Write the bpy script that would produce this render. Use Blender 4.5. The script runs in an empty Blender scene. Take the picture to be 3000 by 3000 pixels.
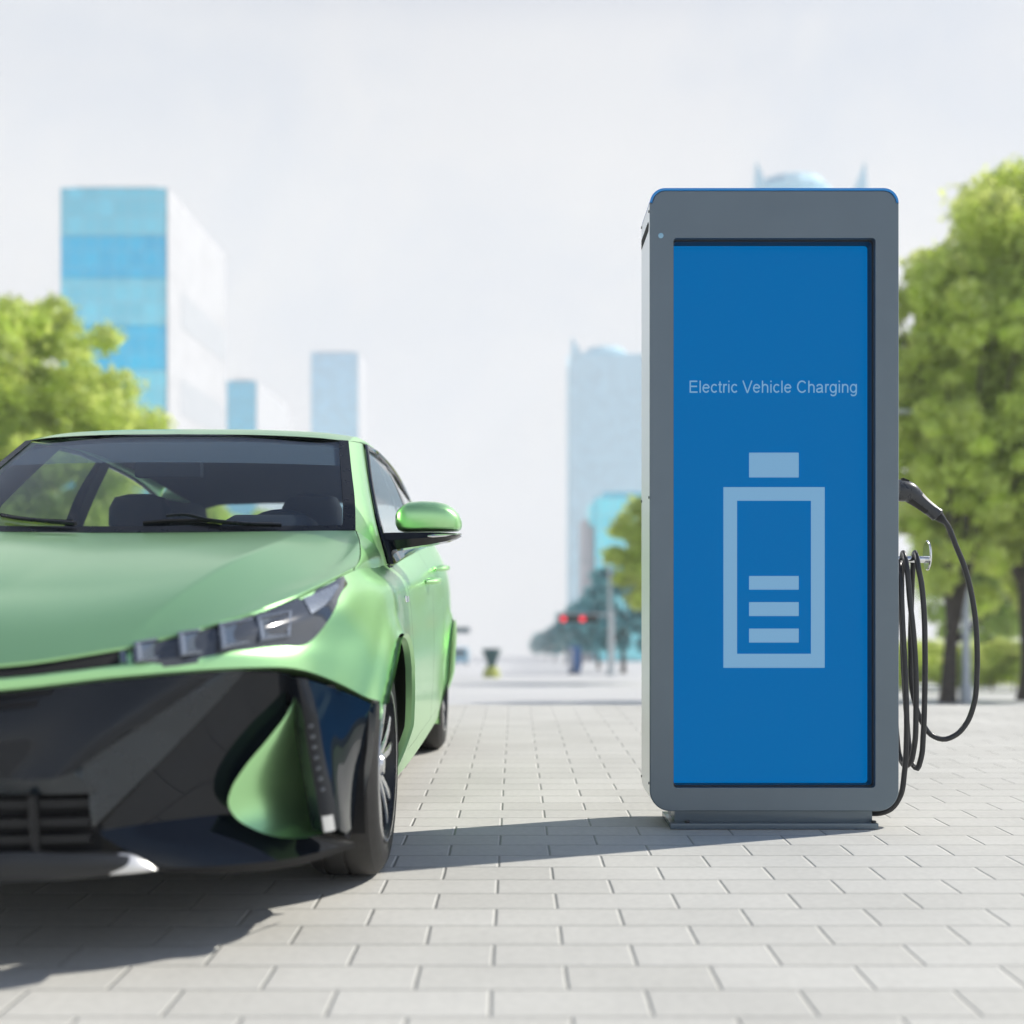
import bpy, bmesh, math, random
from mathutils import Vector, Matrix
from mathutils.bvhtree import BVHTree

C = bpy.context.scene.collection
SC = bpy.context.scene
R = math.radians

# ------------------------------------------------------------------ camera
FPX, U0, V0, HC = 3250.0, 1508.0, 1750.0, 0.817      # focal length / principal point in 3000 px, eye height
cd = bpy.data.cameras.new("camera")
cam = bpy.data.objects.new("camera", cd)
C.objects.link(cam)
cam.location = (0, 0, HC)
cam.rotation_euler = (R(90), 0, 0)
cd.sensor_width = 36
cd.lens = 39
cd.shift_x = -8 / 3000
cd.shift_y = 250 / 3000
cd.clip_start = 0.05
cd.clip_end = 6000
cd.dof.use_dof = True
cd.dof.focus_distance = 3.93
cd.dof.aperture_fstop = 1.2
SC.camera = cam

# ------------------------------------------------------------------ sky + sun
SUN_EL, SUN_ROT = 43.0, 70.5         # rotation clockwise from +Y
w = bpy.data.worlds.new("World")
SC.world = w
w.use_nodes = True
nt = w.node_tree
bg = nt.nodes["Background"]
sky = nt.nodes.new("ShaderNodeTexSky")
sky.sky_type = 'NISHITA'
sky.sun_disc = False
sky.sun_elevation = R(SUN_EL)
sky.sun_rotation = R(SUN_ROT)
sky.air_density = 1.0
sky.dust_density = 0.4
sky.ozone_density = 3.0
sky.altitude = 2000
tc = nt.nodes.new("ShaderNodeTexCoord")
sep = nt.nodes.new("ShaderNodeSeparateXYZ")
nt.links.new(tc.outputs["Generated"], sep.inputs[0])
ramp = nt.nodes.new("ShaderNodeValToRGB")            # how much thin cloud veil covers the blue, by height in the sky
ramp.color_ramp.interpolation = 'EASE'
el = ramp.color_ramp.elements
el[0].position = 0.0; el[0].color = (1, 1, 1, 1)
el[1].position = 0.95; el[1].color = (0.02, 0.02, 0.02, 1)
e = el.new(0.30); e.color = (0.97, 0.97, 0.97, 1)
e = el.new(0.44); e.color = (0.86, 0.86, 0.86, 1)
e = el.new(0.56); e.color = (0.14, 0.14, 0.14, 1)
nt.links.new(sep.outputs[2], ramp.inputs[0])
noi = nt.nodes.new("ShaderNodeTexNoise")
noi.inputs["Scale"].default_value = 2.6
noi.inputs["Detail"].default_value = 6
noi.inputs["Roughness"].default_value = 0.55
nt.links.new(tc.outputs["Generated"], noi.inputs["Vector"])
nmap = nt.nodes.new("ShaderNodeMapRange")
nmap.inputs[1].default_value = 0.35; nmap.inputs[2].default_value = 0.7
nmap.inputs[3].default_value = 0.93; nmap.inputs[4].default_value = 1.06
nt.links.new(noi.outputs["Fac"], nmap.inputs[0])
add = nt.nodes.new("ShaderNodeMath"); add.operation = 'MULTIPLY'; add.use_clamp = True
front = nt.nodes.new("ShaderNodeMapRange"); front.interpolation_type = 'SMOOTHSTEP'     # the veil thins out away from the sun, behind the camera
front.inputs[1].default_value = -0.55; front.inputs[2].default_value = 0.45; front.inputs[3].default_value = 0.38; front.inputs[4].default_value = 1.0
nt.links.new(sep.outputs[1], front.inputs[0])
vm = nt.nodes.new("ShaderNodeMath"); vm.operation = 'MULTIPLY'
nt.links.new(ramp.outputs[0], vm.inputs[0]); nt.links.new(front.outputs[0], vm.inputs[1])
nt.links.new(vm.outputs[0], add.inputs[0]); nt.links.new(nmap.outputs[0], add.inputs[1])
mixs = nt.nodes.new("ShaderNodeMixRGB")
n2c = nt.nodes.new("ShaderNodeTexNoise"); n2c.inputs["Scale"].default_value = 3.4; n2c.inputs["Detail"].default_value = 7; n2c.inputs["Roughness"].default_value = 0.6; n2c.inputs["Distortion"].default_value = 0.4
nt.links.new(tc.outputs["Generated"], n2c.inputs["Vector"])
cr2 = nt.nodes.new("ShaderNodeValToRGB")
cr2.color_ramp.elements[0].position = 0.36; cr2.color_ramp.elements[0].color = (0.815, 0.85, 0.895, 1)
cr2.color_ramp.elements[1].position = 0.60; cr2.color_ramp.elements[1].color = (0.93, 0.93, 0.925, 1)
nt.links.new(n2c.outputs["Fac"], cr2.inputs[0])
csc = nt.nodes.new("ShaderNodeVectorMath"); csc.operation = 'SCALE'; csc.inputs["Scale"].default_value = 7.45
nt.links.new(cr2.outputs[0], csc.inputs[0]); nt.links.new(csc.outputs[0], mixs.inputs[2])
nt.links.new(add.outputs[0], mixs.inputs[0])
nt.links.new(sky.outputs[0], mixs.inputs[1])
nt.links.new(mixs.outputs[0], bg.inputs[0])
bg.inputs[1].default_value = 0.13

az = R(SUN_ROT)
sdir = Vector((math.sin(az) * math.cos(R(SUN_EL)), math.cos(az) * math.cos(R(SUN_EL)), math.sin(R(SUN_EL))))
sl = bpy.data.lights.new("sun", 'SUN')
sl.energy = 5.0
sl.angle = R(0.5)
sl.color = (1.0, 0.955, 0.88)
so = bpy.data.objects.new("sun", sl)
C.objects.link(so)
so.rotation_euler = sdir.to_track_quat('Z', 'Y').to_euler()
so.location = sdir * 50

SC.view_settings.view_transform = 'Standard'
SC.view_settings.look = 'None'
SC.view_settings.exposure = 0.06
SC.view_settings.gamma = 1
SC.view_settings.use_curve_mapping = False
SC.cycles.use_denoising = True
SC.cycles.volume_bounces = 1
SC.cycles.max_bounces = 10
SC.cycles.diffuse_bounces = 5
SC.cycles.transparent_max_bounces = 16
SC.cycles.caustics_reflective = False
SC.cycles.caustics_refractive = False

# ------------------------------------------------------------------ helpers
def W(u, v, Y):
    """A point at depth Y seen at (u, v) of the 3000 px photograph."""
    return Vector(((u - U0) * Y / FPX, Y, HC + (V0 - v) * Y / FPX))

def tag(o, label=None, cat=None, group=None, kind=None):
    if label: o["label"] = label
    if cat: o["category"] = cat
    if group: o["group"] = group
    if kind: o["kind"] = kind
    return o

def empty(name, loc=(0, 0, 0), parent=None, rz=0):
    o = bpy.data.objects.new(name, None)
    C.objects.link(o)
    o.location = loc
    o.rotation_euler = (0, 0, rz)
    o.empty_display_size = 0.1
    if parent: o.parent = parent
    return o

def copy_tree(o, parent=None):
    c = o.copy()
    C.objects.link(c)
    c.parent = parent
    for ch in list(o.children):
        copy_tree(ch, c)
    return c

class MB:
    """Collects faces and links them as one mesh object."""
    def __init__(self):
        self.v = []; self.f = []; self.m = []
    def vert(self, p):
        self.v.append(tuple(p)); return len(self.v) - 1
    def face(self, idx, m=0):
        self.f.append(tuple(idx)); self.m.append(m)
    def poly(self, pts, m=0):
        self.face([self.vert(p) for p in pts], m)
    def grid(self, rows, m=0, closed=False, flip=False):
        n = len(rows[0])
        ids = [[self.vert(p) for p in r] for r in rows]
        for i in range(len(rows) - 1):
            for j in range(n if closed else n - 1):
                k = (j + 1) % n
                q = [ids[i][j], ids[i][k], ids[i + 1][k], ids[i + 1][j]]
                if flip: q.reverse()
                self.face(q, m)
        return ids
    def box(self, lo, hi, m=0):
        x0, y0, z0 = lo; x1, y1, z1 = hi
        p = [self.vert(q) for q in ((x0, y0, z0), (x1, y0, z0), (x1, y1, z0), (x0, y1, z0),
                                    (x0, y0, z1), (x1, y0, z1), (x1, y1, z1), (x0, y1, z1))]
        for q in ((3, 2, 1, 0), (4, 5, 6, 7), (0, 1, 5, 4), (1, 2, 6, 5), (2, 3, 7, 6), (3, 0, 4, 7)):
            self.face([p[i] for i in q], m)
    def prism(self, loop, d, m=0):
        """loop: list of points, extruded by vector d and closed."""
        d = Vector(d)
        a = [self.vert(p) for p in loop]; b = [self.vert(Vector(p) + d) for p in loop]
        n = len(loop)
        self.face(list(reversed(a)), m); self.face(b, m)
        for i in range(n):
            k = (i + 1) % n
            self.face([a[i], a[k], b[k], b[i]], m)
    def tube(self, pts, r, seg=12, m=0, cap=True):
        pts = [Vector(p) for p in pts]
        n = len(pts)
        rr = r if isinstance(r, (list, tuple)) else [r] * n
        t0 = (pts[1] - pts[0]).normalized()
        up = Vector((0, 0, 1)) if abs(t0.z) < 0.9 else Vector((1, 0, 0))
        a = t0.cross(up).normalized()
        rows = []
        for i in range(n):
            t = (pts[min(i + 1, n - 1)] - pts[max(i - 1, 0)]).normalized()
            a = (a - t * a.dot(t)).normalized()
            b = t.cross(a)
            rows.append([pts[i] + (a * math.cos(2 * math.pi * k / seg) + b * math.sin(2 * math.pi * k / seg)) * rr[i] for k in range(seg)])
        ids = self.grid(rows, m, closed=True)
        if cap:
            self.face(list(reversed(ids[0])), m); self.face(ids[-1], m)
    def lathe(self, prof, axis='Z', c=(0, 0, 0), seg=32, m=0):
        """prof: (radius, height) pairs turned round the axis."""
        c = Vector(c); rows = []
        for r, h in prof:
            row = []
            for k in range(seg):
                x, y = r * math.cos(2 * math.pi * k / seg), r * math.sin(2 * math.pi * k / seg)
                if axis == 'Z': row.append(c + Vector((x, y, h)))
                elif axis == 'X': row.append(c + Vector((h, x, y)))
                else: row.append(c + Vector((x, h, y)))
            rows.append(row)
        return self.grid(rows, m, closed=True)
    def add(self, other, mat=None, m=None):
        off = len(self.v)
        for p in other.v: self.v.append(tuple(mat @ Vector(p)) if mat else p)
        for f, mm in zip(other.f, other.m):
            self.f.append(tuple(i + off for i in f)); self.m.append(mm if m is None else m)
    def mirror(self):
        off = len(self.v); nf = len(self.f)
        self.v += [(-x, y, z) for x, y, z in self.v]
        for i in range(nf):
            self.f.append(tuple(reversed([k + off for k in self.f[i]]))); self.m.append(self.m[i])
        return self
    def mirrored(self):
        o = MB()
        o.v = [(-x, y, z) for x, y, z in self.v]
        o.f = [tuple(reversed(f)) for f in self.f]; o.m = list(self.m)
        return o
    def build(self, name, mats, parent=None, smooth=True, angle=35, bevel=0, weld=True, recalc=True):
        me = bpy.data.meshes.new(name)
        me.from_pydata(self.v, [], self.f)
        mats = mats if isinstance(mats, (list, tuple)) else [mats]
        for mt in mats: me.materials.append(mt)
        me.polygons.foreach_set("material_index", self.m)
        if weld or recalc or bevel:
            bm = bmesh.new(); bm.from_mesh(me)
            if weld: bmesh.ops.remove_doubles(bm, verts=bm.verts, dist=1e-5)
            if recalc: bmesh.ops.recalc_face_normals(bm, faces=bm.faces)
            if bevel:
                es = [e for e in bm.edges if len(e.link_faces) == 2 and e.calc_face_angle(0) > R(30)]
                bmesh.ops.bevel(bm, geom=es, offset=bevel, segments=2, affect='EDGES', profile=0.6)
            bm.to_mesh(me); bm.free()
        if smooth:
            me.polygons.foreach_set("use_smooth", [True] * len(me.polygons))
            me.set_sharp_from_angle(angle=R(angle))
        me.update()
        o = bpy.data.objects.new(name, me)
        C.objects.link(o)
        if parent: o.parent = parent
        return o

def spline(pts, n, knots=None):
    """Catmull-Rom through pts, n samples (or at given params in knot units)."""
    pts = [Vector(p) for p in pts]
    m = len(pts)
    if knots is None:
        knots = [0.0]
        for a, b in zip(pts, pts[1:]): knots.append(knots[-1] + max((b - a).length, 1e-6))
    ts = n if isinstance(n, (list, tuple)) else [knots[-1] * i / (n - 1) for i in range(n)]
    tan = []
    for i in range(m):
        if i == 0: tan.append((pts[1] - pts[0]) / (knots[1] - knots[0]))
        elif i == m - 1: tan.append((pts[-1] - pts[-2]) / (knots[-1] - knots[-2]))
        else:
            h0, h1 = knots[i] - knots[i - 1], knots[i + 1] - knots[i]
            d0, d1 = (pts[i] - pts[i - 1]) / h0, (pts[i + 1] - pts[i]) / h1
            tan.append((d0 * h1 + d1 * h0) / (h0 + h1))
    out = []; i = 0
    for t in ts:
        while i < m - 2 and t > knots[i + 1]: i += 1
        h = knots[i + 1] - knots[i]; x = (t - knots[i]) / h
        a, b, c2, d = 2*x**3 - 3*x**2 + 1, x**3 - 2*x**2 + x, -2*x**3 + 3*x**2, x**3 - x**2
        out.append(pts[i] * a + tan[i] * (b * h) + pts[i + 1] * c2 + tan[i + 1] * (d * h))
    return out

def rows_surface(rows, nu, nv):
    """rows of control points (equal counts) -> dense grid nv x nu."""
    dense = [spline(r, nu) for r in rows]
    cols = [spline([dense[i][j] for i in range(len(rows))], nv) for j in range(nu)]
    return [[cols[j][i] for j in range(nu)] for i in range(nv)]

def lerp(a, b, t): return a + (b - a) * t

# ------------------------------------------------------------------ materials
def mat(name, col, rough=0.5, metal=0.0, spec=0.5, coat=0.0, coat_rough=0.05, noise=0.0, nscale=20.0, rnoise=0.0, bump=0.0, bscale=60.0, emit=None, estr=1.0, coords="Object"):
    m = bpy.data.materials.new(name)
    m.use_nodes = True
    t = m.node_tree; b = t.nodes["Principled BSDF"]
    b.inputs["Base Color"].default_value = (*col, 1)
    b.inputs["Roughness"].default_value = rough
    b.inputs["Metallic"].default_value = metal
    b.inputs["Specular IOR Level"].default_value = spec
    b.inputs["Coat Weight"].default_value = coat
    b.inputs["Coat Roughness"].default_value = coat_rough
    if emit:
        b.inputs["Emission Color"].default_value = (*emit, 1)
        b.inputs["Emission Strength"].default_value = estr
    if noise or rnoise or bump:
        tcn = t.nodes.new("ShaderNodeTexCoord")
        n = t.nodes.new("ShaderNodeTexNoise"); n.inputs["Scale"].default_value = nscale
        n.inputs["Detail"].default_value = 5
        t.links.new(tcn.outputs[coords], n.inputs["Vector"])
        if noise:
            mr = t.nodes.new("ShaderNodeMapRange")
            mr.inputs[1].default_value = 0.3; mr.inputs[2].default_value = 0.7
            mr.inputs[3].default_value = 1 - noise; mr.inputs[4].default_value = 1 + noise
            t.links.new(n.outputs["Fac"], mr.inputs[0])
            mx = t.nodes.new("ShaderNodeVectorMath"); mx.operation = 'SCALE'
            mx.inputs[0].default_value = col
            t.links.new(mr.outputs[0], mx.inputs["Scale"])
            t.links.new(mx.outputs[0], b.inputs["Base Color"])
        if rnoise:
            mr2 = t.nodes.new("ShaderNodeMapRange")
            mr2.inputs[1].default_value = 0.3; mr2.inputs[2].default_value = 0.7
            mr2.inputs[3].default_value = rough - rnoise; mr2.inputs[4].default_value = rough + rnoise
            t.links.new(n.outputs["Fac"], mr2.inputs[0])
            t.links.new(mr2.outputs[0], b.inputs["Roughness"])
        if bump:
            n2 = t.nodes.new("ShaderNodeTexNoise"); n2.inputs["Scale"].default_value = bscale; n2.inputs["Detail"].default_value = 4
            t.links.new(tcn.outputs[coords], n2.inputs["Vector"])
            bp = t.nodes.new("ShaderNodeBump"); bp.inputs["Strength"].default_value = bump; bp.inputs["Distance"].default_value = 0.01
            t.links.new(n2.outputs["Fac"], bp.inputs["Height"])
            t.links.new(bp.outputs[0], b.inputs["Normal"])
    return m

def glass(name, tint, refl=1.0, rough=0.02):
    """Thin sheet glass: tinted see-through plus a Fresnel reflection."""
    m = bpy.data.materials.new(name); m.use_nodes = True
    t = m.node_tree; t.nodes.remove(t.nodes["Principled BSDF"])
    out = t.nodes["Material Output"]
    tr = t.nodes.new("ShaderNodeBsdfTransparent"); tr.inputs[0].default_value = (*tint, 1)
    gl = t.nodes.new("ShaderNodeBsdfGlossy"); gl.inputs[0].default_value = (1, 1, 1, 1); gl.inputs["Roughness"].default_value = rough
    lw = t.nodes.new("ShaderNodeLayerWeight"); lw.inputs[0].default_value = 0.5
    pw = t.nodes.new("ShaderNodeMath"); pw.operation = 'POWER'; pw.inputs[1].default_value = 5.0
    t.links.new(lw.outputs["Facing"], pw.inputs[0])
    fr = t.nodes.new("ShaderNodeMath"); fr.operation = 'MULTIPLY_ADD'; fr.inputs[1].default_value = 0.92; fr.inputs[2].default_value = 0.08
    t.links.new(pw.outputs[0], fr.inputs[0])
    ml = t.nodes.new("ShaderNodeMath"); ml.operation = 'MULTIPLY'; ml.inputs[1].default_value = refl; ml.use_clamp = True
    mx = t.nodes.new("ShaderNodeMixShader")
    t.links.new(fr.outputs[0], ml.inputs[0]); t.links.new(ml.outputs[0], mx.inputs[0])
    t.links.new(tr.outputs[0], mx.inputs[1]); t.links.new(gl.outputs[0], mx.inputs[2])
    t.links.new(mx.outputs[0], out.inputs[0])
    return m

M = {}
M['paint'] = mat("green_paint", (0.48, 0.85, 0.40), rough=0.35, metal=0.90, coat=0.45, coat_rough=0.12, noise=0.02, nscale=400)
M['gloss_black'] = mat("gloss_black", (0.005, 0.008, 0.013), rough=0.05, spec=0.42, rnoise=0.02, nscale=4)
M['satin_black'] = mat("satin_black", (0.010, 0.011, 0.013), rough=0.30, spec=0.35, rnoise=0.05, nscale=30)
M['sun_patch'] = mat("sunlit_patch_silver", (0.80, 0.79, 0.77), rough=0.35, metal=0.6, noise=0.02)  # bright silver imitating sunlight on the chin
M['border'] = mat("bumper_border_black", (0.012, 0.019, 0.026), rough=0.28, spec=0.7, rnoise=0.03)
M['chin'] = mat("chin_grey_plastic", (0.016, 0.018, 0.021), rough=0.38, spec=0.5, noise=0.05)
M['matt_black'] = mat("matt_black", (0.006, 0.006, 0.007), rough=0.8, noise=0.1)
M['rubber'] = mat("tyre_rubber", (0.022, 0.021, 0.020), rough=0.62, noise=0.15, nscale=35, bump=0.15, bscale=150)
M['chrome'] = mat("chrome", (0.78, 0.79, 0.80), rough=0.10, metal=1.0, rnoise=0.03, nscale=20)
M['alloy'] = mat("machined_alloy", (0.62, 0.62, 0.63), rough=0.24, metal=1.0, rnoise=0.05, nscale=60)
M['dark_alloy'] = mat("dark_alloy", (0.03, 0.032, 0.036), rough=0.3, metal=0.4, rnoise=0.05)
M['interior'] = mat("dark_interior", (0.010, 0.014, 0.021), rough=0.7, noise=0.15, nscale=40)
M['seat'] = mat("dark_seat_cloth", (0.020, 0.023, 0.030), rough=0.85, noise=0.2, nscale=90)
M['headliner'] = mat("grey_headliner", (0.035, 0.042, 0.055), rough=0.9, noise=0.08, nscale=60)
M['windscreen'] = glass("windscreen_glass", (0.82, 0.91, 0.95), 1.0)
M['side_glass'] = glass("side_glass", (0.80, 0.86, 0.85), 1.0)
M['lamp_housing'] = mat("lamp_housing", (0.055, 0.062, 0.075), rough=0.12, coat=0.8, spec=0.6, rnoise=0.03)
M['lamp_frame'] = mat("lamp_frame", (0.20, 0.23, 0.28), rough=0.28, metal=0.5, coat=0.6, rnoise=0.04)
M['lamp_lens'] = mat("lamp_lens", (0.10, 0.12, 0.15), rough=0.08, coat=1.0, rnoise=0.03)

# ================================================================== SETTING
# ---- plaza of concrete block paving
EDGE = 8.43
def paving_material():
    m = bpy.data.materials.new("block_paving"); m.use_nodes = True
    t = m.node_tree; b = t.nodes["Principled BSDF"]
    tcn = t.nodes.new("ShaderNodeTexCoord")
    mp = t.nodes.new("ShaderNodeMapping")
    mp.inputs["Location"].default_value = (0.21 + 32.0, -0.058 + 15.0, 0)
    t.links.new(tcn.outputs["Object"], mp.inputs[0])
    # a little waviness so no joint is ruler straight
    wn = t.nodes.new("ShaderNodeTexNoise"); wn.inputs["Scale"].default_value = 9; wn.inputs["Detail"].default_value = 3
    t.links.new(tcn.outputs["Object"], wn.inputs["Vector"])
    ws = t.nodes.new("ShaderNodeVectorMath"); ws.operation = 'SUBTRACT'; ws.inputs[1].default_value = (0.5, 0.5, 0.5)
    t.links.new(wn.outputs["Color"], ws.inputs[0])
    wm = t.nodes.new("ShaderNodeVectorMath"); wm.operation = 'SCALE'; wm.inputs["Scale"].default_value = 0.004
    t.links.new(ws.outputs[0], wm.inputs[0])
    wa = t.nodes.new("ShaderNodeVectorMath"); wa.operation = 'ADD'
    t.links.new(mp.outputs[0], wa.inputs[0]); t.links.new(wm.outputs[0], wa.inputs[1])
    def brick(size, smooth):
        br = t.nodes.new("ShaderNodeTexBrick")
        br.offset = 0.5; br.offset_frequency = 2; br.squash = 1
        br.inputs["Scale"].default_value = 1
        br.inputs["Brick Width"].default_value = 0.32
        br.inputs["Row Height"].default_value = 0.15
        br.inputs["Mortar Size"].default_value = size
        br.inputs["Mortar Smooth"].default_value = smooth
        br.inputs["Bias"].default_value = 0
        br.inputs["Color1"].default_value = (0.555, 0.545, 0.50, 1)
        br.inputs["Color2"].default_value = (0.60, 0.59, 0.545, 1)
        br.inputs["Mortar"].default_value = (0.36, 0.36, 0.33, 1)
        t.links.new(wa.outputs[0], br.inputs["Vector"])
        return br
    b1 = brick(0.0024, 0.4)
    b2 = brick(0.0072, 1.0)
    n1 = t.nodes.new("ShaderNodeTexNoise"); n1.inputs["Scale"].default_value = 1.7; n1.inputs["Detail"].default_value = 6
    t.links.new(tcn.outputs["Object"], n1.inputs["Vector"])
    n2 = t.nodes.new("ShaderNodeTexNoise"); n2.inputs["Scale"].default_value = 45; n2.inputs["Detail"].default_value = 5
    t.links.new(tcn.outputs["Object"], n2.inputs["Vector"])
    r1 = t.nodes.new("ShaderNodeMapRange"); r1.inputs[1].default_value = 0.3; r1.inputs[2].default_value = 0.7; r1.inputs[3].default_value = 0.925; r1.inputs[4].default_value = 1.055
    t.links.new(n1.outputs["Fac"], r1.inputs[0])
    r2 = t.nodes.new("ShaderNodeMapRange"); r2.inputs[1].default_value = 0.3; r2.inputs[2].default_value = 0.7; r2.inputs[3].default_value = 0.95; r2.inputs[4].default_value = 1.05
    t.links.new(n2.outputs["Fac"], r2.inputs[0])
    mu = t.nodes.new("ShaderNodeMath"); mu.operation = 'MULTIPLY'
    t.links.new(r1.outputs[0], mu.inputs[0]); t.links.new(r2.outputs[0], mu.inputs[1])
    sc_ = t.nodes.new("ShaderNodeVectorMath"); sc_.operation = 'SCALE'
    t.links.new(b1.outputs["Color"], sc_.inputs[0]); t.links.new(mu.outputs[0], sc_.inputs["Scale"])
    t.links.new(sc_.outputs[0], b.inputs["Base Color"])
    b.inputs["Roughness"].default_value = 0.78
    b.inputs["Specular IOR Level"].default_value = 0.35
    inv = t.nodes.new("ShaderNodeMath"); inv.operation = 'SUBTRACT'; inv.inputs[0].default_value = 1
    t.links.new(b2.outputs["Fac"], inv.inputs[1])
    ad = t.nodes.new("ShaderNodeMath"); ad.operation = 'MULTIPLY_ADD'; ad.inputs[1].default_value = 0.12
    t.links.new(n2.outputs["Fac"], ad.inputs[0]); t.links.new(inv.outputs[0], ad.inputs[2])
    bp = t.nodes.new("ShaderNodeBump"); bp.inputs["Strength"].default_value = 0.7; bp.inputs["Distance"].default_value = 0.006
    t.links.new(ad.outputs[0], bp.inputs["Height"]); t.links.new(bp.outputs[0], b.inputs["Normal"])
    return m
M['paving'] = paving_material()
M['concrete'] = mat("pale_concrete", (0.46, 0.46, 0.45), rough=0.85, noise=0.08, nscale=0.6, bump=0.1, bscale=8)
M['street'] = mat("pale_street", (0.60, 0.60, 0.60), rough=0.8, noise=0.07, nscale=0.15)

def SZ(y):                        # level of the street that runs down and away behind the plaza
    return HC - 1.5 - 0.0514 * y
b = MB()
b.box((-70, -60, SZ(EDGE) - 0.3), (70, EDGE, 0.0))
tag(b.build("plaza", M['paving'], smooth=False), kind="structure")
b = MB()
xs = (-2200, -300, -60, -12, 12, 60, 300, 2200)
ysr = [-1500, -200, -61, EDGE - 1, 30, 60, 120, 240, 480, 900, 1600]
b.grid([[(x, y, SZ(max(y, EDGE))) for x in xs] for y in ysr])
tag(b.build("street", M['street'], smooth=False), kind="structure")

# ---- foliage
def leaf_material(name, col, trans, tw=0.5):
    m = bpy.data.materials.new(name); m.use_nodes = True
    t = m.node_tree; t.nodes.remove(t.nodes["Principled BSDF"])
    out = t.nodes["Material Output"]
    oi = t.nodes.new("ShaderNodeTexCoord")
    n = t.nodes.new("ShaderNodeTexNoise"); n.inputs["Scale"].default_value = 0.9; n.inputs["Detail"].default_value = 4
    t.links.new(oi.outputs["Object"], n.inputs["Vector"])
    mr = t.nodes.new("ShaderNodeMapRange"); mr.inputs[1].default_value = 0.3; mr.inputs[2].default_value = 0.7; mr.inputs[3].default_value = 0.7; mr.inputs[4].default_value = 1.3
    t.links.new(n.outputs["Fac"], mr.inputs[0])
    def scaled(c):
        s = t.nodes.new("ShaderNodeVectorMath"); s.operation = 'SCALE'; s.inputs[0].default_value = c
        t.links.new(mr.outputs[0], s.inputs["Scale"]); return s
    d = t.nodes.new("ShaderNodeBsdfDiffuse"); tl = t.nodes.new("ShaderNodeBsdfTranslucent")
    t.links.new(scaled(col).outputs[0], d.inputs[0]); t.links.new(scaled(trans).outputs[0], tl.inputs[0])
    mx = t.nodes.new("ShaderNodeMixShader"); mx.inputs[0].default_value = tw
    t.links.new(d.outputs[0], mx.inputs[1]); t.links.new(tl.outputs[0], mx.inputs[2])
    g = t.nodes.new("ShaderNodeBsdfGlossy"); g.inputs["Roughness"].default_value = 0.45; g.inputs[0].default_value = (1, 1, 1, 1)
    mx2 = t.nodes.new("ShaderNodeMixShader"); mx2.inputs[0].default_value = 0.04
    t.links.new(mx.outputs[0], mx2.inputs[1]); t.links.new(g.outputs[0], mx2.inputs[2])
    t.links.new(mx2.outputs[0], out.inputs[0])
    return m
M['leaf'] = leaf_material("bright_leaves", (0.42, 0.56, 0.12), (0.88, 0.93, 0.30), 0.60)
M['leaf2'] = leaf_material("mid_green_leaves", (0.32, 0.47, 0.12), (0.76, 0.88, 0.29), 0.58)
M['bark'] = mat("bark", (0.055, 0.045, 0.036), rough=0.9, noise=0.3, nscale=9, bump=0.4, bscale=12)

def crown_mesh(seed, clumps, leaf, per, rc):
    """clumps: list of (centre, radius); leaf clusters scattered through each clump, thicker near its skin."""
    rnd = random.Random(seed)
    b = MB()
    for c, r in clumps:
        c = Vector(c)
        n = int(per * (r / rc) ** 2)
        for _ in range(n):
            d = Vector((rnd.gauss(0, 1), rnd.gauss(0, 1), rnd.gauss(0, 1))).normalized()
            rad = r * (0.30 + 0.62 * rnd.random() ** 0.6 + abs(rnd.gauss(0, 0.22)))
            p = c + Vector((d.x * rad, d.y * rad, d.z * rad * 0.8))
            nrm = (d + Vector((rnd.gauss(0, .6), rnd.gauss(0, .6), rnd.gauss(0, .6)))).normalized()
            a = nrm.orthogonal().normalized()
            a = Matrix.Rotation(rnd.random() * 6.28, 3, nrm) @ a
            bb = nrm.cross(a)
            s = leaf * (0.6 + 0.8 * rnd.random())
            l2 = s * (0.45 + 0.25 * rnd.random())
            i = len(b.v)
            b.v += [tuple(p - a * s), tuple(p + bb * l2 - nrm * s * .2), tuple(p + a * s), tuple(p - bb * l2 - nrm * s * .2)]
            b.f.append((i, i + 1, i + 2, i + 3)); b.m.append(0)
    return b

def make_tree(name, label, base, H, crown_c, crown_r, trunk_r, seed, leafmat, leaf=0.14, per=560, nclump=34, group=None, cat="tree", fork=None):
    """Tapered trunk with limbs, and a crown of leaf clumps. crown_c / crown_r relative to the base."""
    rnd = random.Random(seed)
    t = empty(name, base)
    tag(t, label, cat, group)
    cc = Vector(crown_c); cr = Vector(crown_r)
    b = MB()
    fk = fork or max(0.25 * H, cc.z - cr.z * 0.85)
    lean = Vector((rnd.uniform(-.02, .02) * H, rnd.uniform(-.02, .02) * H, 0))
    top = Vector((0, 0, fk)) + lean
    b.tube(spline([(0, 0, -0.15), (0.02 * H * .2, 0, fk * .35), top * .75, top], 8), [trunk_r * k for k in (1.35, 1.1, 1.0, .95, .9, .85, .82, .8)], 10)
    clumps = []
    for i in range(nclump):
        while True:
            d = Vector((rnd.uniform(-1, 1), rnd.uniform(-1, 1), rnd.uniform(-1, 1)))
            if 0.25 < d.length < 1: break
        d = d.normalized() * (0.25 + 0.72 * rnd.random() ** 0.6)
        r = (0.085 + 0.095 * rnd.random()) * (min(cr.x, cr.z) + .9)
        clumps.append((cc + Vector((d.x * cr.x, d.y * cr.y, d.z * cr.z)), r))
    for k in range(7):
        c, r = clumps[rnd.randrange(len(clumps))]
        mid = top.lerp(c, 0.5) + Vector((0, 0, -0.06 * H * rnd.random()))
        b.tube(spline([top - Vector((0, 0, .2)), mid, c], 7), [trunk_r * q for q in (.62, .52, .42, .34, .26, .18, .08)], 7)
    b.build("trunk", M['bark'], t)
    crown_mesh(seed + 7, clumps, leaf, per, 1.0).build("crown", leafmat, t, smooth=False, weld=False, recalc=False)
    return t

def gz(y): return SZ(y)

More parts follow.
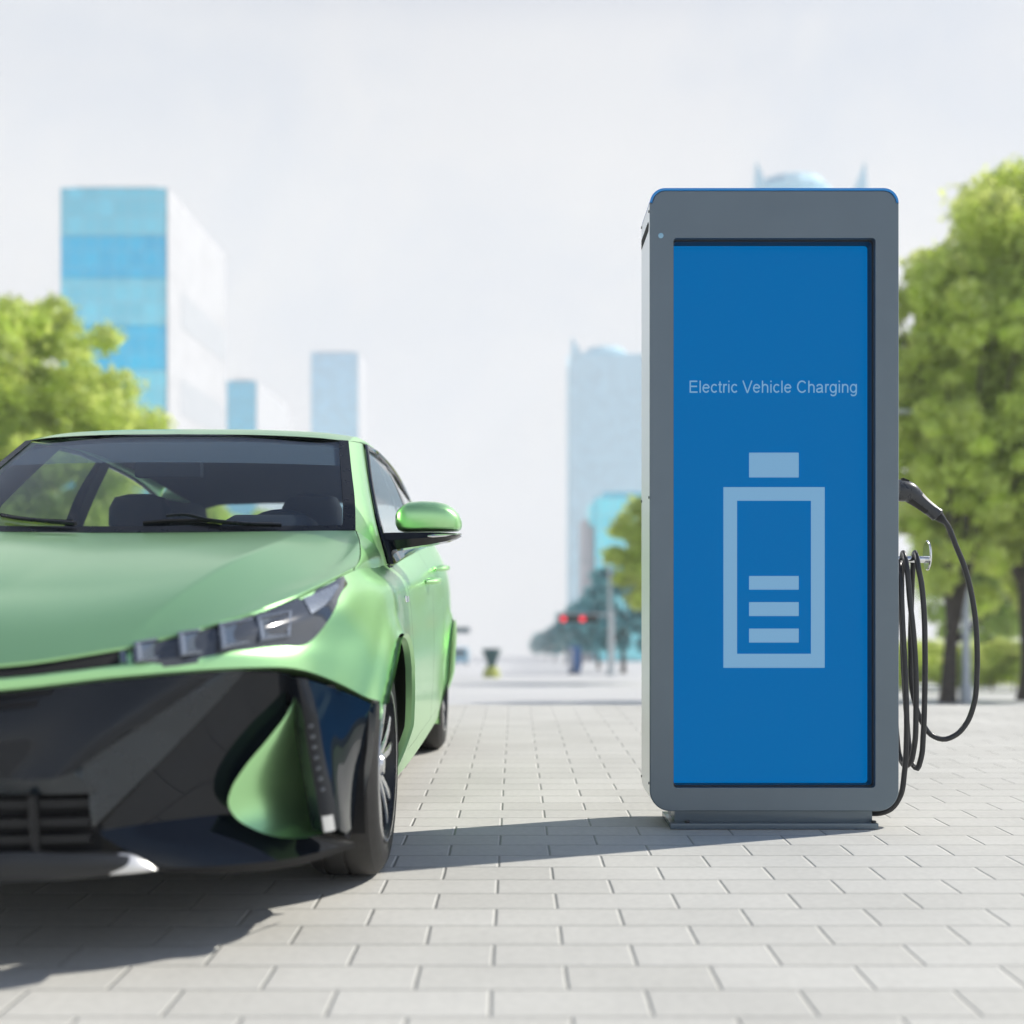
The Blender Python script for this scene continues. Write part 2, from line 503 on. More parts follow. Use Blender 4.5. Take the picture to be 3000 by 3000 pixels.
# right hand trees behind the charger
def place(u, d): return ((u - U0) * d / FPX, d, gz(d))
make_tree("street_tree", "tall broad tree at the right picture edge with the highest crown of all", place(3015, 36), 17.2, (0.4, 0, 10.4), (5.6, 4.3, 7.1), .33, 11, M['leaf'], nclump=230, per=620, group="trees by the street", fork=3.9)
make_tree("street_tree", "forked dark trunk tree standing just right of the charger cable", place(2775, 34), 13.5, (0.5, 0, 8.4), (2.15, 2.6, 6.3), .24, 23, M['leaf'], nclump=150, per=620, group="trees by the street", fork=2.1)
make_tree("street_tree", "shady tree filling the gap between the two right hand trunks", place(2900, 52), 12, (0, 0, 7.0), (4.4, 3, 5.2), .26, 31, M['leaf2'], nclump=130, per=520, group="trees by the street")
make_tree("street_tree", "yellow green tree peeping out left of the charger", place(1955, 58), 9.5, (0, 0, 6.6), (3.3, 3, 3.6), .22, 43, M['leaf'], nclump=110, per=520, group="trees by the street", leaf=0.16)
# left hand trees behind the car
make_tree("street_tree", "sunny yellow green tree rising behind the car roof at left", place(40, 40), 14.2, (-0.35, 0, 9.0), (5.1, 4, 6.3), .32, 57, M['leaf'], nclump=200, per=620, group="trees by the street")
make_tree("street_tree", "low bushy tree seen through the car's side windows", place(150, 52), 9, (0, 0, 5.2), (4.7, 3, 4.2), .25, 61, M['leaf2'], nclump=130, per=520, group="trees by the street", leaf=0.16)
make_tree("street_tree", "pale green tree seen through the gap behind the front seats", place(520, 60), 10, (0, 0, 6.0), (4.3, 3, 4.4), .25, 67, M['leaf'], nclump=130, per=520, group="trees by the street", leaf=0.16)
make_tree("street_tree", "small green tree seen through the car's rear window", place(800, 70), 10.5, (0, 0, 6.6), (3.9, 3, 4.2), .25, 71, M['leaf'], nclump=110, per=520, group="trees by the street", leaf=0.17)
# far row along the right pavement
far_labels = ["nearest teal tree of the hazy row beyond the traffic lights", "second tree back in the hazy row along the street", "third tree back in the hazy row along the street",
              "fourth tree back in the hazy row along the street", "fifth tree back in the hazy row, half faded", "sixth tree back in the hazy row, nearly faded", "farthest faint tree where the street meets the haze"]
M['leaf_far'] = leaf_material("far_leaves", (0.13, 0.38, 0.42), (0.22, 0.54, 0.56), 0.42)  # bluish haze mixed into the leaf colour
first = None
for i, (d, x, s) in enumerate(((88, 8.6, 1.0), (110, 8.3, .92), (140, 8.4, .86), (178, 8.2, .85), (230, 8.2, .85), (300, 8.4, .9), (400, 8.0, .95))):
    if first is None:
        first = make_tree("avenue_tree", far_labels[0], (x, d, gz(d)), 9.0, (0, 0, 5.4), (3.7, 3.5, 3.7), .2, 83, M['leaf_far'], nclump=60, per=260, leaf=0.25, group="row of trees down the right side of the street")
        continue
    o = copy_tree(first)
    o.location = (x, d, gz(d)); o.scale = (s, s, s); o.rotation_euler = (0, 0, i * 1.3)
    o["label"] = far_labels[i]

# hedge at right, between the trunks
def hedge(label, x0, x1, y0, y1, h, seed):
    rnd = random.Random(seed)
    t = empty("hedge", ((x0 + x1) / 2, (y0 + y1) / 2, gz(y0)))
    tag(t, label, "hedge")
    cl = []
    n = int((x1 - x0) / 0.45)
    for i in range(n):
        for q in range(3):
            cl.append(((lerp(x0, x1, (i + rnd.random()) / n) - t.location.x, rnd.uniform(-.4, .4) * (y1 - y0), h * (.25 + .25 * q + .12 * rnd.random())), .42 + .15 * rnd.random()))
    crown_mesh(seed, cl, .1, 330, .5).build("foliage", M['leaf'], t, smooth=False, weld=False, recalc=False)
    for i in range(n // 2):
        x = lerp(x0, x1, (i + .5) / (n // 2)) - t.location.x
        b = MB(); b.tube([(x, 0, -.1), (x + rnd.uniform(-.1, .1), 0, h * .5)], .03, 6)
        b.build("stem", M['bark'], t)
hedge("clipped yellow green hedge running between the tree trunks at right", 15.2, 21.5, 44, 45.6, 1.9, 91)

# ---- towers
def facade(name, col, floors=3.4, bays=3.0, line=0.75, rough=0.25, vary=0.08, metal=0.85):
    m = bpy.data.materials.new(name); m.use_nodes = True
    t = m.node_tree; bs = t.nodes["Principled BSDF"]
    tcn = t.nodes.new("ShaderNodeTexCoord"); sp = t.nodes.new("ShaderNodeSeparateXYZ")
    t.links.new(tcn.outputs["Object"], sp.inputs[0])
    cx = t.nodes.new("ShaderNodeMath"); cx.operation = 'ADD'
    t.links.new(sp.outputs[0], cx.inputs[0]); t.links.new(sp.outputs[1], cx.inputs[1])
    cb = t.nodes.new("ShaderNodeCombineXYZ")
    t.links.new(cx.outputs[0], cb.inputs[0]); t.links.new(sp.outputs[2], cb.inputs[1])
    br = t.nodes.new("ShaderNodeTexBrick"); br.offset = 0
    br.inputs["Scale"].default_value = 1; br.inputs["Brick Width"].default_value = bays; br.inputs["Row Height"].default_value = floors
    br.inputs["Mortar Size"].default_value = 0.16; br.inputs["Mortar Smooth"].default_value = .1
    br.inputs["Color1"].default_value = (*[c * (1 - vary) for c in col], 1); br.inputs["Color2"].default_value = (*[min(1, c * (1 + vary)) for c in col], 1)
    br.inputs["Mortar"].default_value = (*[lerp(c, .7, 1 - line) for c in col], 1)
    t.links.new(cb.outputs[0], br.inputs["Vector"]); t.links.new(br.outputs["Color"], bs.inputs["Base Color"])
    bs.inputs["Roughness"].default_value = rough
    bs.inputs["Metallic"].default_value = metal
    return m
M['glass_pale'] = facade("pale_cyan_glazing", (0.24, 0.84, 0.94))
M['glass_blue'] = facade("strong_blue_glazing", (0.004, 0.68, 0.98))
M['white_wall'] = facade("white_cladding", (0.56, 0.565, 0.575), floors=3.6, bays=4.2, vary=.05, rough=.6, metal=0.0)
M['white_wall2'] = facade("off_white_cladding", (0.55, 0.56, 0.575), floors=3.6, bays=4.2, vary=.05, rough=.6, metal=0.0)
M['tower_cyan'] = facade("cyan_tower_glazing", (0.14, 0.62, 0.78))
M['tower_pale'] = facade("blue_grey_tower_glazing", (0.44, 0.78, 0.90))  # paleness of the distant air put into the base colour
M['tower_far'] = facade("far_tower_glazing", (0.56, 0.83, 0.92), metal=0.1, rough=0.75)  # base colour paled and blued to add to the haze

def tower(name, label, d, u0, u1, vtop, d2, bands=None, front=None, side='white_wall', cat="tower"):
    x0, x1 = (u0 - U0) * d / FPX, (u1 - U0) * d / FPX
    zt = HC + (V0 - vtop) * d / FPX
    zb = gz(d) - 3
    t = empty(name, ((x0 + x1) / 2, d, gz(d)))
    tag(t, label, cat)
    ox, oy, oz = t.location
    b = MB(); b.box((x0 - ox, .4, zb - oz), (x1 - ox, d2 - d, zt - oz))
    b.build("wall", M[side], t, smooth=False)
    b = MB(); b.box((x0 - ox + 2, 3, zt - oz), (x1 - ox - 3, d2 - d - 4, zt - oz + 1.2)); b.build("roof_parapet", M[side], t, smooth=False)
    if bands:
        for va, vb, mm in bands:
            za, zb2 = HC + (V0 - va) * d / FPX, HC + (V0 - vb) * d / FPX
            b = MB(); b.box((x0 - ox + .3, 0, zb2 - oz + .05), (x1 - ox - .3, .6, za - oz - .05))
            b.build("glazed_band", M[mm], t, smooth=False)
    elif front:
        b = MB(); b.box((x0 - ox + .3, 0, zb - oz), (x1 - ox - .3, .6, zt - oz - .3)); b.build("glazed_front", M[front], t, smooth=False)
    return t, (x0, x1, zt, d)

t1, _ = tower("banded_tower", "tall white tower with alternating pale and strong blue glazed bands", 220, 175, 490, 548, 264,
      bands=[(550, 690, 'glass_pale'), (690, 815, 'glass_blue'), (815, 953, 'glass_pale'), (953, 1085, 'glass_blue'), (1085, 1250, 'glass_pale'), (1250, 1420, 'glass_blue'), (1420, 1650, 'glass_pale')])
# faint grey stripes on its white flank: window strips
b = MB()
for k in range(5):
    z = 78.6 - k * 18
    b.box((10.662, 9, z - 10), (10.76, 43.5, z - 2.6))
b.build("window_strip", mat("pale_window_strip", (0.51, 0.53, 0.55), rough=.4, noise=.03, nscale=.2), t1, smooth=False)
tower("office_block", "small cyan block just left of the pale slab tower, above the car roof", 420, 663, 752, 1115, 480, front='tower_cyan', side='white_wall2', cat="building")
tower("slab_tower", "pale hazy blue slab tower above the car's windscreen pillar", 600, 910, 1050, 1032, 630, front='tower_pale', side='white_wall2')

def crowned(label, d, u0, u1, vbody, vspike, ud0, ud1, vdrum):
    t, (x0, x1, zt, _) = tower("crowned_tower", label, d, u0, u1, vbody, d + (u1 - u0) * d / FPX, front='tower_far', side='tower_far')
    ox, oy, oz = t.location
    wd = x1 - x0
    zs = HC + (V0 - vspike) * d / FPX
    zd = HC + (V0 - vdrum) * d / FPX
    fin = wd * .15
    for sx in (0, 1):
        for sy in (0, 1):
            b = MB()
            xx = x0 - ox + (0 if sx == 0 else wd); yy = 0 if sy == 0 else wd
            kx = 1 if sx == 0 else -1; ky = 1 if sy == 0 else -1
            b.poly([(xx, yy, zt - oz), (xx + kx * fin, yy, zt - oz), (xx, yy + ky * fin, zt - oz)])
            for a, c in (((xx, yy), (xx + kx * fin, yy)), ((xx + kx * fin, yy), (xx, yy + ky * fin)), ((xx, yy + ky * fin), (xx, yy))):
                b.poly([(a[0], a[1], zt - oz), (c[0], c[1], zt - oz), (xx + kx * .5, yy + ky * .5, zs - oz)])
            b.build("corner_fin", M['tower_far'], t, smooth=False)
    b = MB()
    r = (ud1 - ud0) * d / FPX / 2; cx = ((ud0 + ud1) / 2 - U0) * d / FPX - ox
    hd = zd - zt
    b.lathe([(r * .72, 0), (r * .72, hd * .25), (r * .98, hd * .42), (r * 1.0, hd * .6), (r * .78, hd * .9), (r * .45, hd), (0.01, hd * 1.02)], 'Z', (cx, wd / 2, zt - oz), 16)
    b.build("crown_drum", M['tower_far'], t, smooth=False)
    return t
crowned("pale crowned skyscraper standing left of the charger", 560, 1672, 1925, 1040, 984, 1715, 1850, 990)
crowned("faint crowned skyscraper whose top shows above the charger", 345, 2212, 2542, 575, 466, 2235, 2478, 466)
t6, (x0, x1, zt, d6) = tower("stepped_office", "mid blue stepped office close to the left edge of the charger", 230, 1742, 2020, 1455, 250, front='glass_pale', side='tower_cyan', cat="building")
b = MB(); b.box((x0 - t6.location.x - 2.4, 2, -2), (x0 - t6.location.x + .2, 14, zt - t6.location.z - 4.6)); b.build("white_stair_tower", M['white_wall'], t6, smooth=False)
b = MB(); b.box((x0 - t6.location.x - 1.0, 1.2, zt - t6.location.z - 6), (x0 - t6.location.x + .1, 12, zt - t6.location.z - 1.5)); b.build("side_bay", M['glass_pale'], t6, smooth=False)

# ---- street furniture
M['pole'] = mat("pale_grey_pole", (0.48, 0.52, 0.54), rough=.45, metal=.3, noise=.05)
M['signal'] = mat("dark_signal_body", (0.03, 0.045, 0.05), rough=.5, noise=.1)
M['red'] = mat("red_signal_lamp", (0.4, 0.02, 0.03), rough=.3, emit=(1.0, 0.03, 0.06), estr=1.6, noise=.02)
M['off'] = mat("unlit_signal_lens", (0.02, 0.03, 0.03), rough=.2, noise=.05)
d = 80.0
def sx(u, dd): return (u - U0) * dd / FPX
ts = empty("traffic_signal", (sx(1795, d), d, gz(d)))
tag(ts, "traffic signal with two red lamps on a long arm over the street", "traffic light")
zh = HC + (V0 - 1813) * d / FPX - gz(d)
b = MB(); b.lathe([(.26, -.1), (.26, .3), (.15, .4), (.11, zh + .6), (0.01, zh + .62)], 'Z', (0, 0, 0), 14); b.build("pole", M['pole'], ts)
b = MB(); b.tube([(0, 0, zh + .25), (sx(1640, d) - ts.location.x, 0, zh + .42)], [.09, .06], 10); b.build("arm", M['pole'], ts)
for uu in (1650, 1706):
    hx = sx(uu, d) - ts.location.x
    b = MB(); b.box((hx - .32, -.16, zh - .26), (hx + 1.15, .12, zh + .26)); sh = b.build("signal_head", M['signal'], ts, bevel=.05)
    for q in range(3):
        b = MB(); b.lathe([(0.001, -.24), (.13, -.22), (.2, -.165)], 'Y', (hx + .42 * q, 0, zh), 16)
        b.build("lamp", M['red'] if q == 0 else M['off'], sh)
        b = MB(); b.lathe([(.23, -.165), (.23, -.38), (.215, -.38), (.215, -.165)], 'Y', (hx + .42 * q, 0, zh), 16); b.build("visor", M['signal'], sh)

def lamp_post(label, u, d, h, arm):
    t = empty("lamp_post", (sx(u, d), d, gz(d)))
    tag(t, label, "lamp post", "lamp posts along the street")
    b = MB(); b.lathe([(.2, -.1), (.2, .5), (.13, .65), (.085, h), (0.01, h + .02)], 'Z', (0, 0, 0), 14); b.build("pole", M['pole'], t)
    b = MB(); b.tube(spline([(0, 0, h - .1), (arm * .4, 0, h + .35), (arm, 0, h + .45)], 8), .05, 8); b.build("arm", M['pole'], t)
    b = MB(); b.box((arm - .1 if arm > 0 else arm - .7, -.14, h + .38), (arm + .7 if arm > 0 else arm + .1, .14, h + .5)); b.build("lamp_head", M['pole'], t, bevel=.04)
    return t
lamp_post("pale grey lamp post between the tree trunks right of the charger", 2830, 34, 8.5, -1.8)
lamp_post("slim white lamp post beside the hazy avenue trees", 1786, 76, 7.5, -1.4)

# sign board on an arm at left, its post behind the car
d = 100.0
t = empty("road_sign", (sx(1285, d), d, gz(d)))
tag(t, "dark teal road sign board sticking out beside the car's rear flank", "road sign")
zz = HC + (V0 - 1846) * d / FPX - gz(d)
b = MB(); b.lathe([(.12, -.1), (.09, zz + .4), (0.01, zz + .42)], 'Z', (0, 0, 0), 12); b.build("post", M['pole'], t)
b = MB(); b.box((.05, -.16, zz - .26), (sx(1376, d) - t.location.x, -.08, zz + .26)); b.build("board", mat("dark_teal_sign", (0.02, 0.10, 0.13), rough=.5, noise=.05), t, bevel=.02)

# funnel shaped planter standing in the street
d = 71.5
t = empty("street_planter", (sx(1440, d), d, gz(d)))
tag(t, "dark funnel shaped planter on a yellow green base, alone in mid street", "planter")
b = MB(); b.lathe([(.01, -.05), (.56, -.05), (.56, .18), (.46, .5), (.34, .72), (.01, .72)], 'Z', seg=20); b.build("base", mat("yellow_green_base", (0.42, 0.46, 0.10), rough=.6, noise=.08), t)
b = MB(); b.lathe([(.26, .70), (.30, .95), (.46, 1.35), (.62, 1.78), (.58, 1.86), (.5, 1.8), (.01, 1.74)], 'Z', seg=20); b.build("funnel", mat("dark_teal_planter", (0.012, 0.075, 0.085), rough=.5, noise=.1), t)

# blue information board
d = 84.0
t = empty("information_board", (sx(1682, d), d, gz(d)))
tag(t, "upright blue and white information board under the avenue trees", "information board")
b = MB(); b.box((-.42, -.1, .1), (.5, .1, 2.1)); b.build("board", mat("blue_board", (0.03, 0.14, 0.40), rough=.4, noise=.05), t, bevel=.03)
b = MB(); b.box((-.36, -.13, .25), (-.08, -.104, 1.95)); b.build("white_panel", M['white_wall'], t, bevel=.005)
b = MB(); b.lathe([(.01, -.1), (.5, -.1), (.46, .12), (.01, .14)], 'Z', seg=16); b.build("foot", M['signal'], t)

# pale blue van far down the street at left
d = 150.0
t = empty("parked_van", (sx(1345, d), d, gz(d)))
tag(t, "pale blue van parked far off behind the car's rear wheel", "van")
M['van'] = mat("pale_blue_van_paint", (0.20, 0.42, 0.55), rough=.35, coat=.4, noise=.03)
prof = [(-1.15, .35), (1.15, .35), (1.15, 1.5), (1.02, 2.2), (.9, 2.3), (-.9, 2.3), (-1.02, 2.2), (-1.15, 1.5)]
b = MB(); b.prism([(x, 0, z) for x, z in prof], (0, 5.0, 0)); b.build("body", M['van'], t, bevel=.06)
b = MB(); b.prism([(-.95, -.03, 1.45), (.95, -.03, 1.45), (.86, -.03, 2.1), (-.86, -.03, 2.1)], (0, .04, 0)); b.build("window", M['off'], t)
for xx in (-.95, .95):
    for yy in (.9, 4.0):
        b = MB(); b.lathe([(.01, -.12), (.36, -.12), (.36, .12), (.01, .12)], 'X', (xx, yy, .36), 18); b.build("wheel", M['rubber'], t)

# ---- haze
hz = bpy.data.materials.new("haze_air"); hz.use_nodes = True
t = hz.node_tree; t.nodes.remove(t.nodes["Principled BSDF"])
pv = t.nodes.new("ShaderNodeVolumePrincipled")
pv.inputs["Color"].default_value = (0.99, 0.99, 0.985, 1)
pv.inputs["Density"].default_value = 0.00085
pv.inputs["Anisotropy"].default_value = 0.0
t.links.new(pv.outputs[0], t.nodes["Material Output"].inputs["Volume"])
b = MB(); b.box((-2300, -1600, SZ(1600) - 1.5), (2300, 1700, 148))
h = b.build("haze", hz, smooth=False)
tag(h, kind="stuff")

# ================================================================== CHARGING STATION
M['cab_front'] = mat("slate_grey_panel", (0.150, 0.192, 0.222), rough=0.24, metal=0.15, spec=0.5, rnoise=0.015, nscale=6, noise=0.03)
M['cab_side'] = mat("silver_side_panel", (0.78, 0.79, 0.80), rough=0.30, metal=0.7, noise=0.02, nscale=3)
M['cab_cap'] = mat("blue_cap_strip", (0.02, 0.28, 0.72), rough=0.28, coat=0.4, noise=0.02)
M['bezel'] = mat("dark_bezel", (0.022, 0.024, 0.027), rough=0.4, noise=0.05)
M['bezel_edge'] = mat("slate_bezel_edge", (0.06, 0.072, 0.078), rough=0.4, noise=0.05)
M['screen'] = mat("blue_screen", (0.002, 0.004, 0.008), rough=0.12, spec=0.05, emit=(0.0, 0.124, 0.372), estr=1.0, rnoise=0.01, nscale=3)
M['screen_mark'] = mat("pale_blue_screen_mark", (0.01, 0.01, 0.01), rough=0.25, spec=0.18, emit=(0.165, 0.345, 0.540), estr=1.0, rnoise=0.02)
M['led'] = mat("pale_blue_indicator", (0.05, 0.09, 0.12), rough=0.15, emit=(0.16, 0.30, 0.42), estr=0.8, coat=.5, rnoise=0.02)
M['cable'] = mat("black_cable_sheath", (0.018, 0.019, 0.021), rough=0.36, spec=0.6, rnoise=0.05, nscale=40)
M['handle'] = mat("dark_plastic_handle", (0.035, 0.039, 0.045), rough=0.3, spec=0.6, rnoise=0.05, nscale=60)
M['grip'] = mat("soft_black_grip", (0.012, 0.012, 0.012), rough=0.6, noise=0.1, nscale=80)
M['screw'] = mat("dark_screw", (0.05, 0.05, 0.055), rough=0.4, metal=.5, noise=.05)

YF, YB = 3.905, 4.165
def zz(v, Y=YF): return HC + (V0 - v) * Y / FPX
def xx_(u, Y=YF): return (u - U0) * Y / FPX
XL, XR = xx_(1903.7), xx_(2633.6)
ZB, ZT = zz(2377), zz(551.2)
CX = (XL + XR) / 2
cs = empty("charging_station", (CX, 4.03, 0))
tag(cs, "tall slate grey charging station with a big blue screen", "charging station")
OC = Vector((CX, 4.03, 0))
def arc(cx, cz, r, a0, a1, n=10):
    return [(cx + r * math.cos(R(a0 + (a1 - a0) * i / n)), cz + r * math.sin(R(a0 + (a1 - a0) * i / n))) for i in range(n + 1)]
capz, th = zz(592), 0.0085
lo = []
lo += arc(XL + .073, ZB + .073, .073, 180, 270)
lo += arc(XR - .073, ZB + .073, .073, 270, 360)
lo += [(XR, capz), (XR - th, capz)]
lo += arc(XR - th - .046, ZT - th - .046, .046, 0, 90)
lo += arc(XL + th + .046, ZT - th - .046, .046, 90, 180)
lo += [(XL + th, capz), (XL, capz)]
IX0, IX1, IZ0, IZ1 = xx_(1973), xx_(2565), zz(2308), zz(697)
def rrect(x0, x1, z0, z1, r, n=5):
    return arc(x0 + r, z0 + r, r, 180, 270, n) + arc(x1 - r, z0 + r, r, 270, 360, n) + arc(x1 - r, z1 - r, r, 0, 90, n) + arc(x0 + r, z1 - r, r, 90, 180, n)
inn = rrect(IX0, IX1, IZ0, IZ1, .012)
def fill_ring(outer, inner, y):
    bm = bmesh.new()
    for loop in (outer, inner):
        vs = [bm.verts.new((x, y, z)) for x, z in loop]
        for i in range(len(vs)): bm.edges.new((vs[i], vs[(i + 1) % len(vs)]))
    bmesh.ops.triangle_fill(bm, use_beauty=True, use_dissolve=False, edges=list(bm.edges))
    b = MB(); bm.verts.index_update()
    b.v = [tuple(v.co) for v in bm.verts]
    for f in bm.faces: b.f.append(tuple(v.index for v in f.verts)); b.m.append(0)
    bm.free(); return b
def off(b):
    b.v = [tuple(Vector(p) - OC) for p in b.v]; return b
def inset(loop, d, cx, cz, hx, hz):
    return [(cx + (x - cx) * (hx - d) / hx, cz + (z - cz) * (hz - d) / hz) for x, z in loop]
hx, hzz, mcx, mcz = (XR - XL) / 2, (ZT - ZB) / 2, (XL + XR) / 2, (ZT + ZB) / 2
lo_f = inset(lo, .003, mcx, mcz, hx, hzz)
b = fill_ring(lo_f, inn, YF)
b.grid([[(x, YF, z) for x, z in lo_f], [(x, YF + .003, z) for x, z in lo], [(x, YF + .008, z) for x, z in lo]], closed=True)
b.build if False else None
off(b).build("front_panel", M['cab_front'], cs, angle=30)
b = MB()
b.grid([[(x, YF + .0085, z) for x, z in lo], [(x, YB - .004, z) for x, z in lo], [(x, YB, z) for x, z in inset(lo, .004, mcx, mcz, hx, hzz)]], closed=True)
b.poly([(x, YB, z) for x, z in inset(lo, .004, mcx, mcz, hx, hzz)])
b.poly([(x, YF + .09, z) for x, z in reversed(lo)])
cab = off(b).build("cabinet", M['cab_side'], cs, angle=30)
# blue cap strip over the top corners
cap_o = [(XR - .001, capz)] + arc(XR - .001 - .0535, ZT - .0535, .0535, 0, 90) + arc(XL + .0535, ZT - .0535, .0535, 90, 180) + [(XL, capz)]
cap_i = [(XR - th + .0005, capz)] + arc(XR - th - .0455, ZT - th - .0455, .0455, 0, 90) + arc(XL + th + .0455, ZT - th - .0455, .0455, 90, 180) + [(XL + th - .0005, capz)]
b = MB()
f0 = [(x, YF - .002, z) for x, z in cap_o]; f1 = [(x, YF - .002, z) for x, z in cap_i]
k0 = [(x, YB + .002, z) for x, z in cap_o]; k1 = [(x, YB + .002, z) for x, z in cap_i]
b.grid([f1, f0, k0, k1, f1])
b.poly([f0[0], f1[0], k1[0], k0[0]]); b.poly([f0[-1], k0[-1], k1[-1], f1[-1]])
off(b).build("cap_strip", M['cab_cap'], cs, angle=30, bevel=.0012)
# screen recess
SY = YF + .077
in1 = [(x, z) for x, z in inset(inn, .0045, (IX0 + IX1) / 2, (IZ0 + IZ1) / 2, (IX1 - IX0) / 2, (IZ1 - IZ0) / 2)]
b = MB(); b.grid([[(x, YF, z) for x, z in inn], [(x, YF + .028, z) for x, z in inn]], closed=True)
bz = off(b).build("bezel", M['bezel_edge'], cs)
b = MB(); b.grid([[(x, YF + .028, z) for x, z in inn], [(x, YF + .028, z) for x, z in in1], [(x, SY + .002, z) for x, z in in1]], closed=True)
off(b).build("inner_bezel", M['bezel'], bz)
b = MB(); b.poly([(x, SY, z) for x, z in in1])
scr = off(b).build("screen", M['screen'], cs, smooth=False)
def rect_mark(u0, u1, v0, v1, name, par, holes=None):
    y = SY - .0025
    x0, x1, z0, z1 = xx_(u0, y), xx_(u1, y), zz(v1, y), zz(v0, y)
    if holes:
        a0, a1, c0, c1 = xx_(holes[0], y), xx_(holes[1], y), zz(holes[3], y), zz(holes[2], y)
        b = MB()
        for lo_, hi_ in (((x0, z0), (x1, c0)), ((x0, c1), (x1, z1)), ((x0, c0), (a0, c1)), ((a1, c0), (x1, c1))):
            b.box((lo_[0], y, lo_[1]), (hi_[0], y + .0015, hi_[1]))
    else:
        b = MB(); b.box((x0, y, z0), (x1, y + .0015, z1))
    return off(b).build(name, M['screen_mark'], par, smooth=False)
K = 3000 / 1932
# the recess sits .077 deeper, so marks seen at (u, v) are laid on the screen plane itself
rect_mark(1365 * K, 1556 * K, 919 * K, 1260 * K, "battery_symbol", scr, holes=(1390.7 * K, 1530.3 * K, 944.7 * K, 1233.5 * K))
rect_mark(1413.5 * K, 1507 * K, 854 * K, 900.7 * K, "battery_terminal", scr)
for v0, v1 in ((1086.7, 1112.5), (1136, 1162.3), (1186, 1212.3)):
    rect_mark(1413.5 * K, 1507 * K, v0 * K, v1 * K, "charge_bar", scr)
def A_(cx, cy, rx, ry, a0, a1, n=22):
    return [(cx + rx * math.cos(R(a0 + (a1 - a0) * i / n)), cy + ry * math.sin(R(a0 + (a1 - a0) * i / n))) for i in range(n + 1)]
def sp2(pts, n=20): return [(p.x, p.y) for p in spline([(x, y, 0) for x, y in pts], n)]
GLYPH = {  # advance width, strokes (centre lines), in cap heights
    'E': (.93, [[(.17, 0), (.17, 1)], [(.22, .056), (.84, .056)], [(.22, .525), (.79, .525)], [(.22, .944), (.82, .944)]]),
    'l': (.31, [[(.155, 0), (.155, 1)]]),
    'e': (.776, [A_(.388, .363, .275, .312, 6, 326, 36), [(.12, .395), (.64, .395)]]),
    'c': (.698, [A_(.375, .363, .265, .312, 42, 320, 30)]),
    't': (.388, [sp2([(.19, .93), (.19, .5), (.19, .17), (.225, .07), (.30, .05), (.36, .058)]), [(.04, .672), (.36, .672)]]),
    'r': (.465, [[(.155, 0), (.155, .725)], sp2([(.16, .40), (.19, .56), (.27, .65), (.36, .67), (.44, .645)])]),
    'i': (.31, [[(.155, 0), (.155, .725)], [(.155, .875), (.155, 1)]]),
    'V': (.93, [[(.055, 1), (.44, .04), (.465, .01), (.49, .04), (.875, 1)]]),
    'h': (.776, [[(.15, 0), (.15, 1)], sp2([(.15, .42), (.20, .58), (.30, .655), (.42, .67), (.55, .62), (.61, .52), (.622, .42), (.622, .2), (.622, 0)], 30)]),
    'n': (.776, [[(.15, 0), (.15, .725)], sp2([(.15, .42), (.20, .58), (.30, .655), (.42, .67), (.55, .62), (.61, .52), (.622, .42), (.622, .2), (.622, 0)], 30)]),
    'C': (1.01, [A_(.53, .5, .40, .455, 38, 322, 40)]),
    'a': (.776, [sp2([(.125, .52), (.18, .625), (.36, .67), (.53, .63), (.588, .53), (.592, .40), (.592, .17), (.61, .06), (.64, 0)], 30),
                 sp2([(.59, .405), (.42, .365), (.24, .335), (.125, .27), (.105, .17), (.17, .075), (.30, .047), (.45, .085), (.56, .19), (.588, .30)], 30)]),
    'g': (.776, [A_(.365, .363, .265, .312, 0, 360, 36), sp2([(.628, .725), (.628, .4), (.628, .05), (.60, -.11), (.52, -.20), (.38, -.235), (.23, -.205), (.15, -.12)], 30)]),
    ' ': (.388, [])}
y = SY - .0025
tx0, tx1 = xx_(2020.3, y), xx_(2510.6, y)
text = "Electric Vehicle Charging"
HW = .060
strokes = []; pen = 0.0
for ch in text:
    adv, st_ = GLYPH[ch]
    strokes += [[(px + pen, py) for px, py in q] for q in st_]
    pen += adv
mnx = min(p[0] for q in strokes for p in q) - HW; mxx = max(p[0] for q in strokes for p in q) + HW
kx = (tx1 - tx0) / (mxx - mnx); kz = 35.5 * y / FPX; z0_ = zz(1150.6, y)
b = MB()
for si, q in enumerate(strokes):
    lft, rgt = [], []
    for i, (px, py) in enumerate(q):
        ax, ay = q[max(i - 1, 0)]; bx_, by_ = q[min(i + 1, len(q) - 1)]
        dx_, dy_ = bx_ - ax, by_ - ay; ln = math.hypot(dx_, dy_) or 1
        nx_, ny_ = -dy_ / ln * HW, dx_ / ln * HW
        yl = y - .00012 * (si % 4)
        lft.append((tx0 + (px + nx_ - mnx) * kx, yl, z0_ + (py + ny_) * kz)); rgt.append((tx0 + (px - nx_ - mnx) * kx, yl, z0_ + (py - ny_) * kz))
    b.grid([lft, rgt])
off(b).build("lettering", M['screen_mark'], scr, smooth=False, weld=False, recalc=False)
# indicator lamp
b = MB(); b.lathe([(.0095, .002), (.0092, -.0015), (.006, -.003), (.0001, -.0034)], 'Y', (xx_(1936), YF, zz(690.5)), 20)
off(b).build("indicator_light", M['led'], cs)
